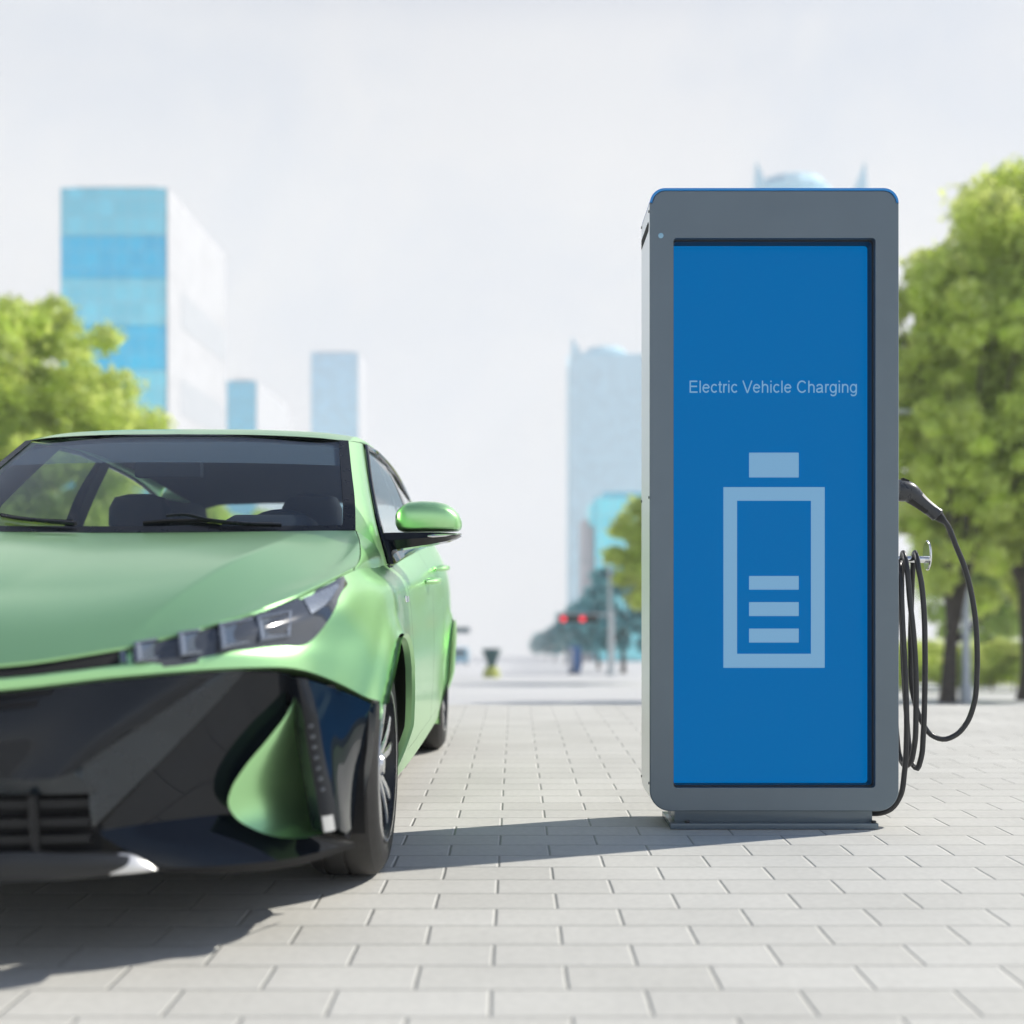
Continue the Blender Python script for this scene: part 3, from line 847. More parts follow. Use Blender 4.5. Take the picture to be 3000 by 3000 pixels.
# side grip slot and screws on the left flank
b = MB()
zs0, zs1 = zz(1) * 0 + HC + (V0 - 690) * 4.03 / FPX, 0
zc = HC + (V0 - 678) * 4.0 / FPX
b.prism([(XL - .0012, YF + .030, zc + .004), (XL - .0012, YF + .045, zc + .0165), (XL - .0012, YB - .010, zc + .0165), (XL - .0012, YB - .010, zc - .0165), (XL - .0012, YF + .045, zc - .0165)], (.01, 0, 0))
off(b).build("grip_slot", M['matt_black'], cs, smooth=False)
for yy, z_ in ((YF + .02, zz(614)), (YB - .015, HC + (V0 - 667) * 4.15 / FPX), (YF + .02, zz(1456)), (YB - .015, HC + (V0 - 1469) * 4.15 / FPX), (YB - .012, HC + (V0 - 2274) * 4.15 / FPX), (YF + .02, zz(2297))):
    b = MB(); b.lathe([(.0001, -.003), (.0045, -.0025), (.005, 0)], 'X', (XL, yy, z_), 10)
    off(b).build("screw", M['screw'], cab)
# plinth and base plate
b = MB(); b.box((xx_(1976, 3.93), 3.93, .021), (xx_(2555.4, 3.93), 4.105, ZB + .02)); off(b).build("plinth", M['cab_front'], cs, bevel=.0015)
b = MB(); b.box((xx_(1964.7, 3.899), 3.899, 0.002), (xx_(2574, 3.899), 4.125, .0215)); bp_ = off(b).build("base_plate", M['cab_front'], cs, bevel=.0015)
for xb in (xx_(1962, 4.0) + .05, xx_(2574, 3.9) - .012):
    for yb in (3.915, 4.112):
        b = MB(); b.lathe([(.0001, .029), (.008, .029), (.009, .026), (.009, .0215)], 'Z', (xb, yb, 0), 6)
        off(b).build("bolt", M['screw'], bp_, smooth=False)
# holster and cable hook on the right flank
PX, PZ = XR, HC + (V0 - 1639) * 4.03 / FPX
hook = MB()
hook.lathe([(.0001, -.01), (.0125, -.01), (.0125, .150), (.0001, .150)], 'X', (PX, 4.03, PZ), 20)
hk = off(hook).build("cable_hook", M['chrome'], cs)
b = MB()
dcx, dcz, dr, drz = xx_(2717, 4.03), HC + (V0 - 1627) * 4.03 / FPX, .036, .055
rows = []
for r_, x_ in ((.001, -.004), (.93, -.004), (1.0, -.001), (1.0, .002), (.93, .004), (.001, .004)):
    rows.append([(dcx + x_, 4.03 + dr * r_ * math.cos(2 * math.pi * k / 32), dcz + drz * r_ * math.sin(2 * math.pi * k / 32)) for k in range(32)])
b.grid(rows, closed=True)
off(b).build("hook_disc", M['chrome'], hk)
b = MB(); b.lathe([(.0001, 0), (.052, 0), (.052, .006), (.046, .012), (.0001, .012)], 'X', (PX - .006, 4.03, HC + (V0 - 1438) * 4.03 / FPX), 24)
off(b).build("holster", M['handle'], cs)

# ------------------------------------------------------------------ cable + connector
cable_path = [  # (u, v, depth) in photograph pixels
    (2762, 1521, 4.03), (2777, 1541, 4.03), (2789, 1568, 4.03), (2801, 1600, 4.03), (2818, 1640, 4.03), (2833, 1686, 4.03), (2848, 1750, 4.03), (2857, 1810, 4.03), (2862, 1881, 4.03),
    (2862, 1974, 4.035), (2853.5, 2062, 4.04), (2831.5, 2119, 4.05), (2800.7, 2153, 4.055), (2763, 2166, 4.06), (2727, 2152, 4.07), (2699.6, 2112, 4.08), (2676, 2040, 4.09),
    (2668, 1908, 4.09), (2670, 1776, 4.085), (2674, 1670, 4.065), (2677, 1632, 4.05), (2680, 1619, 4.03), (2685, 1632, 4.005), (2690, 1662, 3.985),
    (2698, 1700, 3.98), (2706, 1776, 3.975), (2710, 1908, 3.97), (2709, 2040, 3.97), (2705, 2150, 3.975), (2698, 2222, 3.985), (2686, 2252, 4.0), (2674, 2240, 4.02), (2665, 2195, 4.045),
    (2655, 2084, 4.075), (2646, 1930, 4.085), (2642, 1776, 4.08), (2642, 1670, 4.06), (2643, 1632, 4.045), (2645, 1619, 4.03), (2650, 1632, 4.005), (2656, 1660, 3.985),
    (2665, 1752, 3.975), (2677, 1864, 3.965), (2683, 1974, 3.96), (2683.5, 2084, 3.96), (2678, 2190, 3.965), (2666, 2236, 3.985), (2650, 2243, 4.02), (2638, 2222, 4.05),
    (2627, 2150, 4.08), (2624, 1990, 4.085), (2627, 1800, 4.075), (2631, 1690, 4.055), (2634, 1650, 4.025), (2638, 1690, 3.99),
    (2644, 1820, 3.96), (2653, 1996, 3.945), (2656, 2150, 3.94), (2650, 2260, 3.945), (2636, 2335, 3.955), (2609, 2371, 3.97), (2575, 2383, 3.99), (2545, 2383, 4.01), (2510, 2380, 4.03)]
cc = empty("charging_cable", (XR + .05, 4.03, PZ))
OCC = Vector(cc.location)
tag(cc, "black charging cable looped over the chrome hook on the charger's flank", "charging cable")
pts = [W(*p) - OCC for p in cable_path]
b = MB(); b.tube(spline(pts, 420), .0097, 14); b.build("cable", M['cable'], cc)
# connector: gun body out of the holster, handle bent down, ribbed strain relief
def conn(u, v): return W(u, v, 4.03) - OCC
axis = [((2628, 1437), .040, .034), ((2645, 1438), .039, .034), ((2660, 1441), .0375, .033), ((2676, 1452), .033, .030), ((2692, 1466), .0275, .026), ((2710, 1480.5), .0245, .023), ((2728, 1494.5), .0235, .022), ((2741, 1504.5), .0245, .022), ((2748, 1510), .0235, .021), ((2749.5, 1511.5), .018, .017)]
cen = [conn(*a[0]) for a in axis]
ckn = [0.0]
for a_, b_ in zip(cen, cen[1:]): ckn.append(ckn[-1] + (b_ - a_).length)
cts = [ckn[-1] * i / 29 for i in range(30)]
cen_s = spline(cen, cts, ckn); rad = spline([(a[1], a[2], 0) for a in axis], cts, ckn)
rows = []
for i in range(30):
    tdir = (cen_s[min(i + 1, 29)] - cen_s[max(i - 1, 0)]).normalized()
    n_ = Vector((0, 1, 0)); q_ = tdir.cross(n_).normalized()
    tt = i / 29 * (len(axis) - 1); i0 = min(int(tt), len(axis) - 2); fr = tt - i0
    # radii sampled by arc position
    rv, rh = rad[i].x, rad[i].y
    rows.append([cen_s[i] + q_ * rv * math.cos(2 * math.pi * k / 24) + n_ * rh * math.sin(2 * math.pi * k / 24) for k in range(24)])
b = MB(); ids = b.grid(rows, closed=True); b.face(list(reversed(ids[0]))); b.face(ids[-1])
con = b.build("connector", M['handle'], cc)
# latch button on top, grip pad below, pale inlay on the back of the handle
b = MB(); b.prism([conn(2641, 1401) + Vector((0, -.012, 0)), conn(2644, 1409) + Vector((0, -.012, 0)), conn(2659, 1414) + Vector((0, -.012, 0)), conn(2662, 1408) + Vector((0, -.012, 0)), conn(2645, 1401) + Vector((0, -.012, 0))], (0, .024, 0))
b.build("latch_button", M['grip'], con, bevel=.001)
def pad(rowpts, offn, name, mt):
    b = MB(); b.grid(rowpts); b.build(name, mt, con)
def hull(i0, i1, a0, a1, o, n=10):
    rws = []
    for i in range(i0, i1 + 1):
        tdir = (cen_s[min(i + 1, 29)] - cen_s[max(i - 1, 0)]).normalized()
        n_ = Vector((0, 1, 0)); q_ = tdir.cross(n_).normalized()
        rws.append([cen_s[i] + q_ * (rad[i].x + o) * math.cos(R(a0 + (a1 - a0) * k / n)) + n_ * (rad[i].y + o) * math.sin(R(a0 + (a1 - a0) * k / n)) for k in range(n + 1)])
    return rws
sgn = 1 if (hull(15, 16, 0, 1, 0)[0][0].z > cen_s[15].z) else -1
up0 = 0 if sgn > 0 else 180
M['inlay'] = mat("pale_grip_inlay", (0.55, 0.53, 0.50), rough=.35, noise=.04)
pad(hull(13, 24, *((-62, 25) if sgn > 0 else (155, 242)), .0008), 0, "grip_inlay", M['inlay'])
pad(hull(10, 22, up0 + 180 - 55, up0 + 180 + 55, .0008, 14), 0, "grip_pad", M['grip'])
b = MB()
p0, p1 = conn(2749, 1511), conn(2768, 1529)
prs = []
for i in range(19):
    t_ = i / 18
    prs.append((p0.lerp(p1, t_), lerp(.0205, .0105, t_) * (1.0 if i % 3 else .88)))
b.tube([p for p, _ in prs], [r for _, r in prs], 18)
b.build("strain_relief", M['cable'], con)

# ================================================================== THE CAR
XC, YA = -1.24, 3.30                     # car centre line and front axle in the world
car = empty("parked_car", (XC, YA, 0))
tag(car, "green low hatchback with a black bumper parked facing the camera", "car")
CO = Vector((XC, YA, 0))
def L(s, Y, Z): return Vector((s, Y - YA, Z))          # control points: lateral offset, world depth, height
def cpx(u, v, Y): return W(u, v, Y) - CO               # point of the car seen at (u, v), at depth Y

NET = [
 # R0  hood edge / belt line
 [(0,2.353,.656),(.15,2.36,.664),(.385,2.43,.699),(.62,2.61,.770),(.715,2.80,.823),(.765,2.98,.868),(.788,3.14,.894),(.792,3.4,.906),(.787,3.7,.918),(.785,3.95,.937),(.79,4.6,1.006),(.792,5.2,1.062),(.792,5.65,1.095),(.79,6.0,1.115),(.775,6.35,1.125),(.72,6.72,1.115),(.60,6.90,1.10),(0,6.97,1.10)],
 # shoulder
 [(0,2.341,.651),(.15,2.348,.657),(.39,2.415,.688),(.632,2.58,.742),(.732,2.745,.775),(.79,2.90,.80),(.828,3.12,.825),(.856,3.38,.85),(.852,3.68,.862),(.850,3.96,.873),(.856,4.6,.90),(.858,5.2,.93),(.862,5.65,.95),(.862,6.0,.96),(.85,6.35,.96),(.79,6.72,.96),(.66,6.92,.95),(0,7.0,.95)],
 # R1  lamp bottom / bumper seam
 [(0,2.328,.643),(.15,2.336,.648),(.383,2.402,.673),(.621,2.555,.708),(.725,2.70,.719),(.796,2.855,.708),(.864,3.025,.69),(.887,3.34,.70),(.882,3.66,.685),(.876,3.97,.68),(.876,4.6,.69),(.876,5.2,.70),(.882,5.65,.72),(.886,6.0,.73),(.873,6.35,.72),(.81,6.74,.70),(.68,6.95,.70),(0,7.03,.70)],
 # R2  bottom of painted strip
 [(0,2.323,.617),(.15,2.33,.622),(.394,2.395,.647),(.63,2.535,.657),(.72,2.635,.648),(.785,2.77,.61),(.866,2.96,.54),(.885,3.31,.50),(.880,3.66,.48),(.876,3.97,.48),(.874,4.6,.48),(.874,5.2,.48),(.879,5.65,.49),(.884,6.0,.5),(.87,6.35,.5),(.81,6.72,.5),(.69,6.93,.5),(0,7.02,.5)],
 [(0,2.345,.42),(.15,2.36,.42),(.40,2.42,.42),(.63,2.54,.42),(.73,2.66,.41),(.80,2.80,.39),(.855,2.985,.36),(.868,3.31,.34),(.866,3.66,.33),(.866,3.97,.33),(.865,4.6,.33),(.865,5.2,.33),(.868,5.65,.33),(.872,6.0,.34),(.86,6.35,.34),(.80,6.7,.36),(.68,6.9,.36),(0,6.99,.36)],
 # R3  sill
 [(0,2.40,.195),(.15,2.41,.195),(.41,2.46,.198),(.63,2.56,.20),(.725,2.67,.205),(.79,2.81,.21),(.835,2.99,.215),(.84,3.31,.2),(.838,3.66,.208),(.845,3.97,.205),(.852,4.6,.205),(.852,5.2,.205),(.852,5.65,.21),(.852,6.0,.21),(.84,6.33,.22),(.78,6.65,.25),(.66,6.85,.26),(0,6.93,.26)],
]
NET = [[L(*p) for p in r] for r in NET]
NC = 18
ck = [0.0]
for j in range(1, NC): ck.append(ck[-1] + sum((NET[i][j] - NET[i][j - 1]).length for i in range(6)) / 6)
def colparams(j0, j1, step):
    out = [ck[j0]]
    n = max(1, int(round((ck[j1] - ck[j0]) / step)))
    return [ck[j0] + (ck[j1] - ck[j0]) * i / n for i in range(n + 1)]
RK = [0, .10, .24, .42, .62, .84]
def net_eval(us, vs):
    dense = [spline(r, us, ck) for r in NET]
    out = [[None] * len(us) for _ in vs]
    for a in range(len(us)):
        col = spline([dense[i][a] for i in range(6)], vs, RK)
        for bb in range(len(vs)): out[bb][a] = col[bb]
    return out
ARCHES = [(0.0, .325, .385), (2.70, .325, .375)]
def flare(p):
    for cy, cz, r in ARCHES:
        d_ = math.hypot(p.y - cy, p.z - cz)
        k = max(0.0, 1 - max(0.0, d_ - r) / .075)
        if k > 0: p = p + Vector((.016 * k * k * (3 - 2 * k) * min(1, max(0, (p.z - .24) / .15)), 0, 0))
    return p
def skin(us, vs, arch=True):
    b = MB()
    g = net_eval(us, vs)
    inside = {}
    pts = []
    for row in g:
        rr = []
        for p in row:
            q = flare(p); ins = False
            if arch and q.x > .45:
                for cy, cz, r in ARCHES:
                    d_ = math.hypot(q.y - cy, q.z - cz)
                    if d_ < r:
                        ins = True
                        if d_ > 1e-4:
                            q = Vector((q.x, cy + (q.y - cy) * r / d_, cz + (q.z - cz) * r / d_))
            rr.append((q, ins))
        pts.append(rr)
    ids = [[b.vert(q) for q, _ in rr] for rr in pts]
    for i in range(len(vs) - 1):
        for j in range(len(us) - 1):
            cs4 = [(i, j), (i + 1, j), (i + 1, j + 1), (i, j + 1)]
            if all(pts[a][c][1] for a, c in cs4): continue
            b.face([ids[a][c] for a, c in cs4])
    return b
def vrange(a, b_, n): return [a + (b_ - a) * i / n for i in range(n + 1)]
V_up = vrange(0, RK[3], 22)
V_lo = vrange(RK[3], RK[5], 22)
gap = .004
U_front = colparams(0, 9, .017)
def seg(j0, a0, j1, a1, step=.02):
    s0, s1 = ck[j0] + a0, ck[j1] + a1
    n = max(1, int((s1 - s0) / step))
    return [s0 + (s1 - s0) * i / n for i in range(n + 1)]
U_low = seg(6, 0, 9, -gap, .017)
def arch_lips(b):
    """short return flange round each wheel opening"""
    for cy, cz, r in ARCHES:
        pass

BODY = empty("body", parent=car)
BODY.name = "body_shell"
# painted shell : wings, bumper strip, sills, quarters (doors are parts of their own)
body = MB()
body.add(skin(seg(0, 0, 9, -gap, .016), V_up))
body.add(skin(U_low, V_lo))
body.add(skin(seg(12, -.06, 17, 0, .022), V_up))
body.add(skin(seg(12, -.06, 17, 0, .022), V_lo))
body.add(skin(seg(9, -gap, 12, -.06, .05), vrange(RK[4] + .10, RK[5], 6)))
bvh_src = MB(); bvh_src.add(skin(seg(0, 0, 17, 0, .02), vrange(0, RK[5], 40), arch=False))
BVH = BVHTree.FromPolygons([Vector(p) for p in bvh_src.v], bvh_src.f)
g_ = net_eval(seg(0, 0, 6, 0, .03), [RK[3]])[0]
body.grid([g_, [Vector((p.x * .97, p.y + .012, p.z - .008)) for p in g_], [Vector((p.x * .86, p.y + .11, p.z - .015)) for p in g_]])  # return under the strip, added to block sun leaking through the front
# wheel arch flanges
for (cy, cz, r), a1 in zip(ARCHES, (147, 205)):
    rws = [[], [], []]
    for k in range(49):
        a = R(-22 + (a1 + 22) * k / 48)
        yy, z_ = cy + math.cos(a) * r, cz + math.sin(a) * r
        yy2 = cy + math.cos(a) * (r - .012); z2 = cz + math.sin(a) * (r - .012)
        hit = BVH.ray_cast(Vector((2, yy, max(z_, .25))), Vector((-1, 0, 0)))[0]
        s_ = flare(Vector((hit.x, yy, z_))).x
        rws[0].append((s_, yy, z_)); rws[1].append((s_ - .010, yy2, z2)); rws[2].append((s_ - .03, yy2, z2))
    body.grid(rws)
CAMP = Vector((0, 0, HC)) - CO
def on_skin(u, v, o=0.0):
    dirv = ((W(u, v, 3.0) - CO) - CAMP).normalized()
    hit, nrm, _, _ = BVH.ray_cast(CAMP, dirv)
    if hit is None:
        q = BVH.find_nearest(W(u, v, 2.75) - CO); hit, nrm = q[0], q[1]
    if nrm.dot(dirv) > 0: nrm = -nrm
    return hit + nrm * o
def strip_on_skin(top, bot, nu, nv, o):
    t_ = spline([(x, y, 0) for x, y in top], nu); b_ = spline([(x, y, 0) for x, y in bot], nu)
    return [[on_skin(lerp(t_[j].x, b_[j].x, i / nv), lerp(t_[j].y, b_[j].y, i / nv), o) for j in range(nu)] for i in range(nv + 1)]
def plate(rows, depth):
    """grid with edges turned back by depth"""
    b = MB(); b.grid(rows)
    ring = list(rows[0]) + [r[-1] for r in rows[1:-1]] + list(reversed(rows[-1])) + [r[0] for r in reversed(rows[1:-1])]
    nrm = Vector((0, 0, 0))
    for i in range(len(rows) - 1):
        for j in range(len(rows[0]) - 1):
            nrm += (rows[i][j + 1] - rows[i][j]).cross(rows[i + 1][j] - rows[i][j])
    nrm.normalize()
    if nrm.y > 0: nrm = -nrm
    b.grid([ring + [ring[0]], [p - nrm * depth for p in ring] + [ring[0] - nrm * depth]])
    return b
bm_ = body.mirror()
bm_.build("paintwork", M['paint'], BODY, angle=40)

# ---- hood
hood_cols = [
 [(0,2.351,.669),(0,2.442,.737),(0,2.72,.842),(0,3.08,.945),(0,3.45,1.018)],
 [(.2,2.36,.683),(.205,2.45,.742),(.235,2.73,.850),(.265,3.09,.952),(.28,3.47,1.021)],
 [(.387,2.425,.712),(.415,2.53,.775),(.485,2.82,.888),(.545,3.15,.966),(.575,3.51,1.027)],
 [(.56,2.55,.762),(.585,2.68,.808),(.625,2.90,.872),(.650,3.2,.944),(.640,3.56,1.031)],
 [(.70,2.785,.825),(.712,2.89,.852),(.728,3.03,.882),(.735,3.28,.940),(.688,3.63,1.035)],
 [(.783,3.135,.899),(.784,3.20,.912),(.779,3.29,.934),(.757,3.45,.985),(.711,3.685,1.039)],
]
hood_cols = [[L(*p) for p in c_] for c_ in hood_cols]
HN = 44
hd = [spline(c_, HN) for c_ in hood_cols]
hk_ = [0, .2, .41, .565, .71, .79]
hrows = []
for k in range(HN):
    inn_ = spline([hd[i][k] for i in range(3)], [.41 * q / 30 for q in range(31)], hk_[:3])
    out_ = spline([hd[i][k] for i in range(2, 6)], [.41 + .38 * q / 30 for q in range(31)], hk_[2:])
    hrows.append(inn_ + out_[1:])
b = MB(); b.grid(hrows)
# turned edge all round
edge = [r_[-1] for r_ in hrows]
front = hrows[0]
b.grid([list(front), [p + Vector((.0008, -.0035, -.0035)) for p in front], [p + Vector((.0008, -.002, -.009)) for p in front], [p + Vector((0, .03, -.012)) for p in front]])
b.grid([edge, [p + Vector((-.001, .001, -.010)) for p in edge], [p + Vector((-.02, .0, -.014)) for p in edge]])
b.grid([list(hrows[-1]), [p + Vector((0, .004, -.02)) for p in hrows[-1]]])
b.mirror().build("hood", M['paint'], car, angle=35)

# ---- cowl side + A pillar + roof rails
def curve(pts, n): return spline([L(*p) for p in pts], n)
ws_edge = [(.711,3.69,1.040),(.690,3.82,1.146),(.652,4.0,1.272),(.611,4.2,1.408)]
dlo_front = [(.785,3.95,.937),(.757,3.97,1.03),(.706,4.15,1.175),(.676,4.27,1.27),(.626,4.5,1.436)]
paintU = MB()
hside = curve([(.785,3.15,.897),(.782,3.29,.932),(.76,3.45,.983),(.714,3.69,1.037)], 24)
r0c = curve([(.788,3.14,.894),(.792,3.4,.906),(.787,3.7,.918),(.785,3.95,.937)], 24)
rows = []
for k in range(9):
    t_ = k / 8
    rows.append([r0c[i].lerp(hside[i], t_) + Vector((.012 * math.sin(math.pi * t_) * (i / 23), 0, .006 * math.sin(math.pi * t_) * (i / 23))) for i in range(24)])
paintU.grid(rows)
we, df = curve(ws_edge, 26), curve(dlo_front, 26)
rows = []
for k in range(9):
    t_ = k / 8
    rows.append([we[i].lerp(df[i], t_) + Vector((.014 * math.sin(math.pi * t_), -.006 * math.sin(math.pi * t_), 0)) for i in range(26)])
paintU.grid(rows)
dlo_top = [(.626,4.5,1.436),(.640,4.8,1.441),(.648,5.1,1.434),(.656,5.6,1.400),(.664,5.95,1.345)]
roof_edge = [(.611,4.2,1.408),(.610,4.35,1.446),(.606,4.6,1.468),(.606,5.0,1.474),(.612,5.6,1.448),(.62,6.1,1.408),(.61,6.5,1.366)]
# rail from A pillar head back
dt = curve([(.626,4.5,1.436)] + dlo_top[1:], 30)
re_ = curve([(.611,4.2,1.408),(.610,4.35,1.446),(.606,4.6,1.468),(.606,5.0,1.474),(.612,5.6,1.448),(.618,5.95,1.42)], 30)
rows = []
for k in range(6):
    t_ = k / 5
    rows.append([re_[i].lerp(dt[i], t_) + Vector((.010 * math.sin(math.pi * t_), 0, .004 * math.sin(math.pi * t_))) for i in range(30)])
paintU.grid(rows)
# C pillar quarter
cq_f = curve([(.664,5.95,1.345),(.72,5.95,1.22),(.79,5.95,1.112)], 12)
cq_r = curve([(.60,6.52,1.36),(.64,6.70,1.24),(.70,6.78,1.112)], 12)
cq_t = curve([(.664,5.95,1.345),(.655,6.2,1.345),(.60,6.52,1.36)], 12)
rows = [[cq_f[i].lerp(cq_r[i], j / 11) + Vector((.03 * math.sin(math.pi * j / 11), 0, 0)) for j in range(12)] for i in range(12)]
paintU.grid(rows)
paintU.grid([curve([(.618,5.95,1.42),(.62,6.1,1.408),(.61,6.5,1.366)], 12), [p for p in rows[0]]])
paintU.mirror().build("pillars", M['paint'], BODY, angle=40)

# ---- roof
roof_c = [(0,4.10,1.420),(0,4.2,1.450),(0,4.33,1.474),(0,4.6,1.497),(0,5.0,1.503),(0,5.6,1.480),(0,6.1,1.445),(0,6.55,1.405)]
roof_m = [(.33,4.115,1.418),(.33,4.21,1.447),(.33,4.34,1.470),(.33,4.6,1.492),(.33,5.0,1.498),(.33,5.6,1.474),(.33,6.1,1.438),(.33,6.54,1.398)]
roof_q = [(.52,4.155,1.413),(.52,4.24,1.438),(.52,4.36,1.461),(.52,4.6,1.480),(.52,5.0,1.486),(.525,5.6,1.461),(.53,6.1,1.424),(.53,6.53,1.384)]
roof_e = [(.611,4.2,1.408),(.611,4.27,1.425),(.610,4.37,1.448),(.606,4.6,1.468),(.606,5.0,1.474),(.612,5.6,1.448),(.62,6.1,1.408),(.60,6.52,1.364)]
rr = rows_surface([[L(*p) for p in r_] for r_ in (roof_c, roof_m, roof_q, roof_e)], 46, 22)
b = MB(); b.grid(rr); b.mirror().build("roof", M['paint'], BODY, angle=40)
b = MB(); b.grid([[p + Vector((-.004 if k > 18 else 0, .02, -.03)) for p in r_] for k, r_ in enumerate(rr)]); b.mirror().build("headliner", M['headliner'], car)

# ---- windscreen
def ws_point(w_, s_):
    c_ = spline([L(0,3.45,1.022), L(0,3.62,1.135), L(0,3.86,1.285), L(0,4.10,1.418)], [w_], [0, .31, .66, 1.0])[0]
    e_ = spline([L(*p) for p in ws_edge], [w_], [0, .27, .60, 1.0])[0]
    q = s_ / e_.x if e_.x else 0
    return Vector((s_, c_.y + (e_.y - c_.y) * abs(q) ** 2.2, c_.z + (e_.z - c_.z) * abs(q) ** 2.2)), e_.x
def ws_grid(w0, w1, q0, q1, nw, nq, o=0.0):
    rows = []
    for i in range(nw + 1):
        w_ = lerp(w0, w1, i / nw); r_ = []
        ex = ws_point(w_, .1)[1]
        for j in range(nq + 1):
            p = ws_point(w_, ex * lerp(q0, q1, j / nq))[0]
            r_.append(p + Vector((0, -.7 * o, .7 * o)))
        rows.append(r_)
    return rows
b = MB(); b.grid(ws_grid(0.0, .985, -.965, .965, 26, 48)); b.build("windscreen", M['windscreen'], car)
b = MB()
b.grid(ws_grid(0, 1.0, .945, 1.0, 26, 3, .003)); b.grid(ws_grid(0, 1.0, -1.0, -.945, 26, 3, .003))
b.grid(ws_grid(0, .045, -.95, .95, 2, 40, .002))
b.grid(ws_grid(.982, 1.0, -.95, .95, 2, 40, .002))
wtrim = b.build("windscreen_trim", M['satin_black'], car)
b = MB(); b.grid([[p + Vector((0, .010, -.010)) for p in r_] for r_ in ws_grid(.70, .985, -.945, .945, 8, 48)])  # half-clear grey-blue sheet behind the top of the glass
M['top_band'] = bpy.data.materials.new("windscreen_top_band"); M['top_band'].use_nodes = True
_t = M['top_band'].node_tree; _t.nodes.remove(_t.nodes["Principled BSDF"])
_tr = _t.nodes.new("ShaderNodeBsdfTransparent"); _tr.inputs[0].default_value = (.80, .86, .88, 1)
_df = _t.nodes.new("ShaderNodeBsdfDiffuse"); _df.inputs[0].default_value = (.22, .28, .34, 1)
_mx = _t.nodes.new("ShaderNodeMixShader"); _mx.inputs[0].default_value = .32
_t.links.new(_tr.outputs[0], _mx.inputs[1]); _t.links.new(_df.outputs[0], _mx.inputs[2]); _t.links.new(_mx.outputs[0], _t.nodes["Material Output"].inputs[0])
b.build("windscreen_top_band", M['top_band'], car)
# cowl panel between hood and glass
b = MB()
b.grid([[Vector((s_, lerp(3.452, 3.69, (abs(s_) / .711) ** 2.2) - YA - .01, lerp(1.005, 1.025, abs(s_) / .711))) for s_ in [-.71 + 1.42 * k / 30 for k in range(31)]],
        [Vector((s_, lerp(3.47, 3.70, (abs(s_) / .711) ** 2.2) - YA + .03, lerp(1.03, 1.045, abs(s_) / .711))) for s_ in [-.71 + 1.42 * k / 30 for k in range(31)]]])
b.build("cowl_panel", M['satin_black'], car)
# wipers
def on_ws(u, v, o):
    # intersect the view ray with the windscreen
    best = None
    for w_ in [k / 120 for k in range(0, 60)]:
        for s_ in ():
            pass
    d_ = ((W(u, v, 3.0) - CO) - CAMP).normalized()
    hit = WSB.ray_cast(CAMP, d_)[0]
    return hit + Vector((0, -.7 * o, .7 * o)) if hit else None
_w = MB(); _w.grid(ws_grid(-.02, 1, -1, 1, 30, 60)); WSB = BVHTree.FromPolygons([Vector(p) for p in _w.v], _w.f)
def wiper(pxs, blade):
    b = MB()
    p = [on_ws(u, v, .016) for u, v in pxs]; p = [q for q in p if q]
    b.tube(spline(p, 24), [lerp(.007, .0045, k / 23) for k in range(24)], 8)
    wo = b.build("wiper", M['satin_black'], car)
    q = [on_ws(u, v, .006) for u, v in blade]; q = [k for k in q if k]
    b = MB(); b.tube(spline(q, 24), .006, 6); b.build("wiper_blade", M['matt_black'], wo)
wiper([(826, 1549), (720, 1545), (610, 1533), (545, 1519), (490, 1522)], [(800, 1538), (700, 1538), (600, 1530), (500, 1530), (420, 1536)])
wiper([(226, 1545), (140, 1538), (60, 1530), (10, 1522)], [(215, 1532), (130, 1528), (50, 1520), (5, 1512)])

# ---- doors and side glass
for j0, a0, j1, a1 in ((9, 0, 10, .395), (10, .395 + gap, 12, -.06 - gap)):
    us = seg(j0, a0, j1, a1, .02)
    d1 = skin(us, vrange(0, RK[3], 22)); d1.add(skin(us, vrange(RK[3], RK[4] + .098, 12)))
    for mm in (d1, d1.mirrored()):
        dobj = mm.build("door", M['paint'], car, angle=40)
        sgn_ = 1 if mm is d1 else -1
        # handle: a slim bar standing off the door over a shallow cup
        hp = (4.78, .885) if j0 == 9 else (5.36, .955)
        b = MB()
        base = .862
        b.tube(spline([(sgn_ * base, hp[0] - YA - .10, hp[1] - .004), (sgn_ * (base + .034), hp[0] - YA - .075, hp[1]), (sgn_ * (base + .036), hp[0] - YA + .06, hp[1] + .006), (sgn_ * base, hp[0] - YA + .10, hp[1] + .008)], 16), [.010, .012, .013, .013, .013, .013, .013, .013, .013, .013, .013, .013, .013, .013, .012, .010], 10)
        b.build("door_handle", M['paint'], dobj)
def side_quad(f, r_, n=18, bulge=.012, inner=0.0):
    a = spline([L(*p) for p in f], n); c_ = spline([L(*p) for p in r_], n)
    rows = []
    for i in range(n):
        t_ = i / (n - 1)
        rows.append([a[i].lerp(c_[i], j / 15) + Vector((bulge * math.sin(math.pi * t_) - inner, 0, 0)) for j in range(16)])
    return rows
FQ = [(.785,3.975,.945),(.757,4.0,1.03),(.706,4.17,1.175),(.676,4.29,1.27),(.632,4.5,1.428)]
BQ0 = [(.787,4.93,1.038),(.762,4.95,1.13),(.718,4.97,1.26),(.645,5.0,1.432)]
BQ1 = [(.788,5.06,1.05),(.763,5.07,1.14),(.719,5.08,1.26),(.648,5.10,1.428)]
RQ = [(.788,5.92,1.112),(.765,5.93,1.17),(.72,5.94,1.25),(.662,5.95,1.34)]
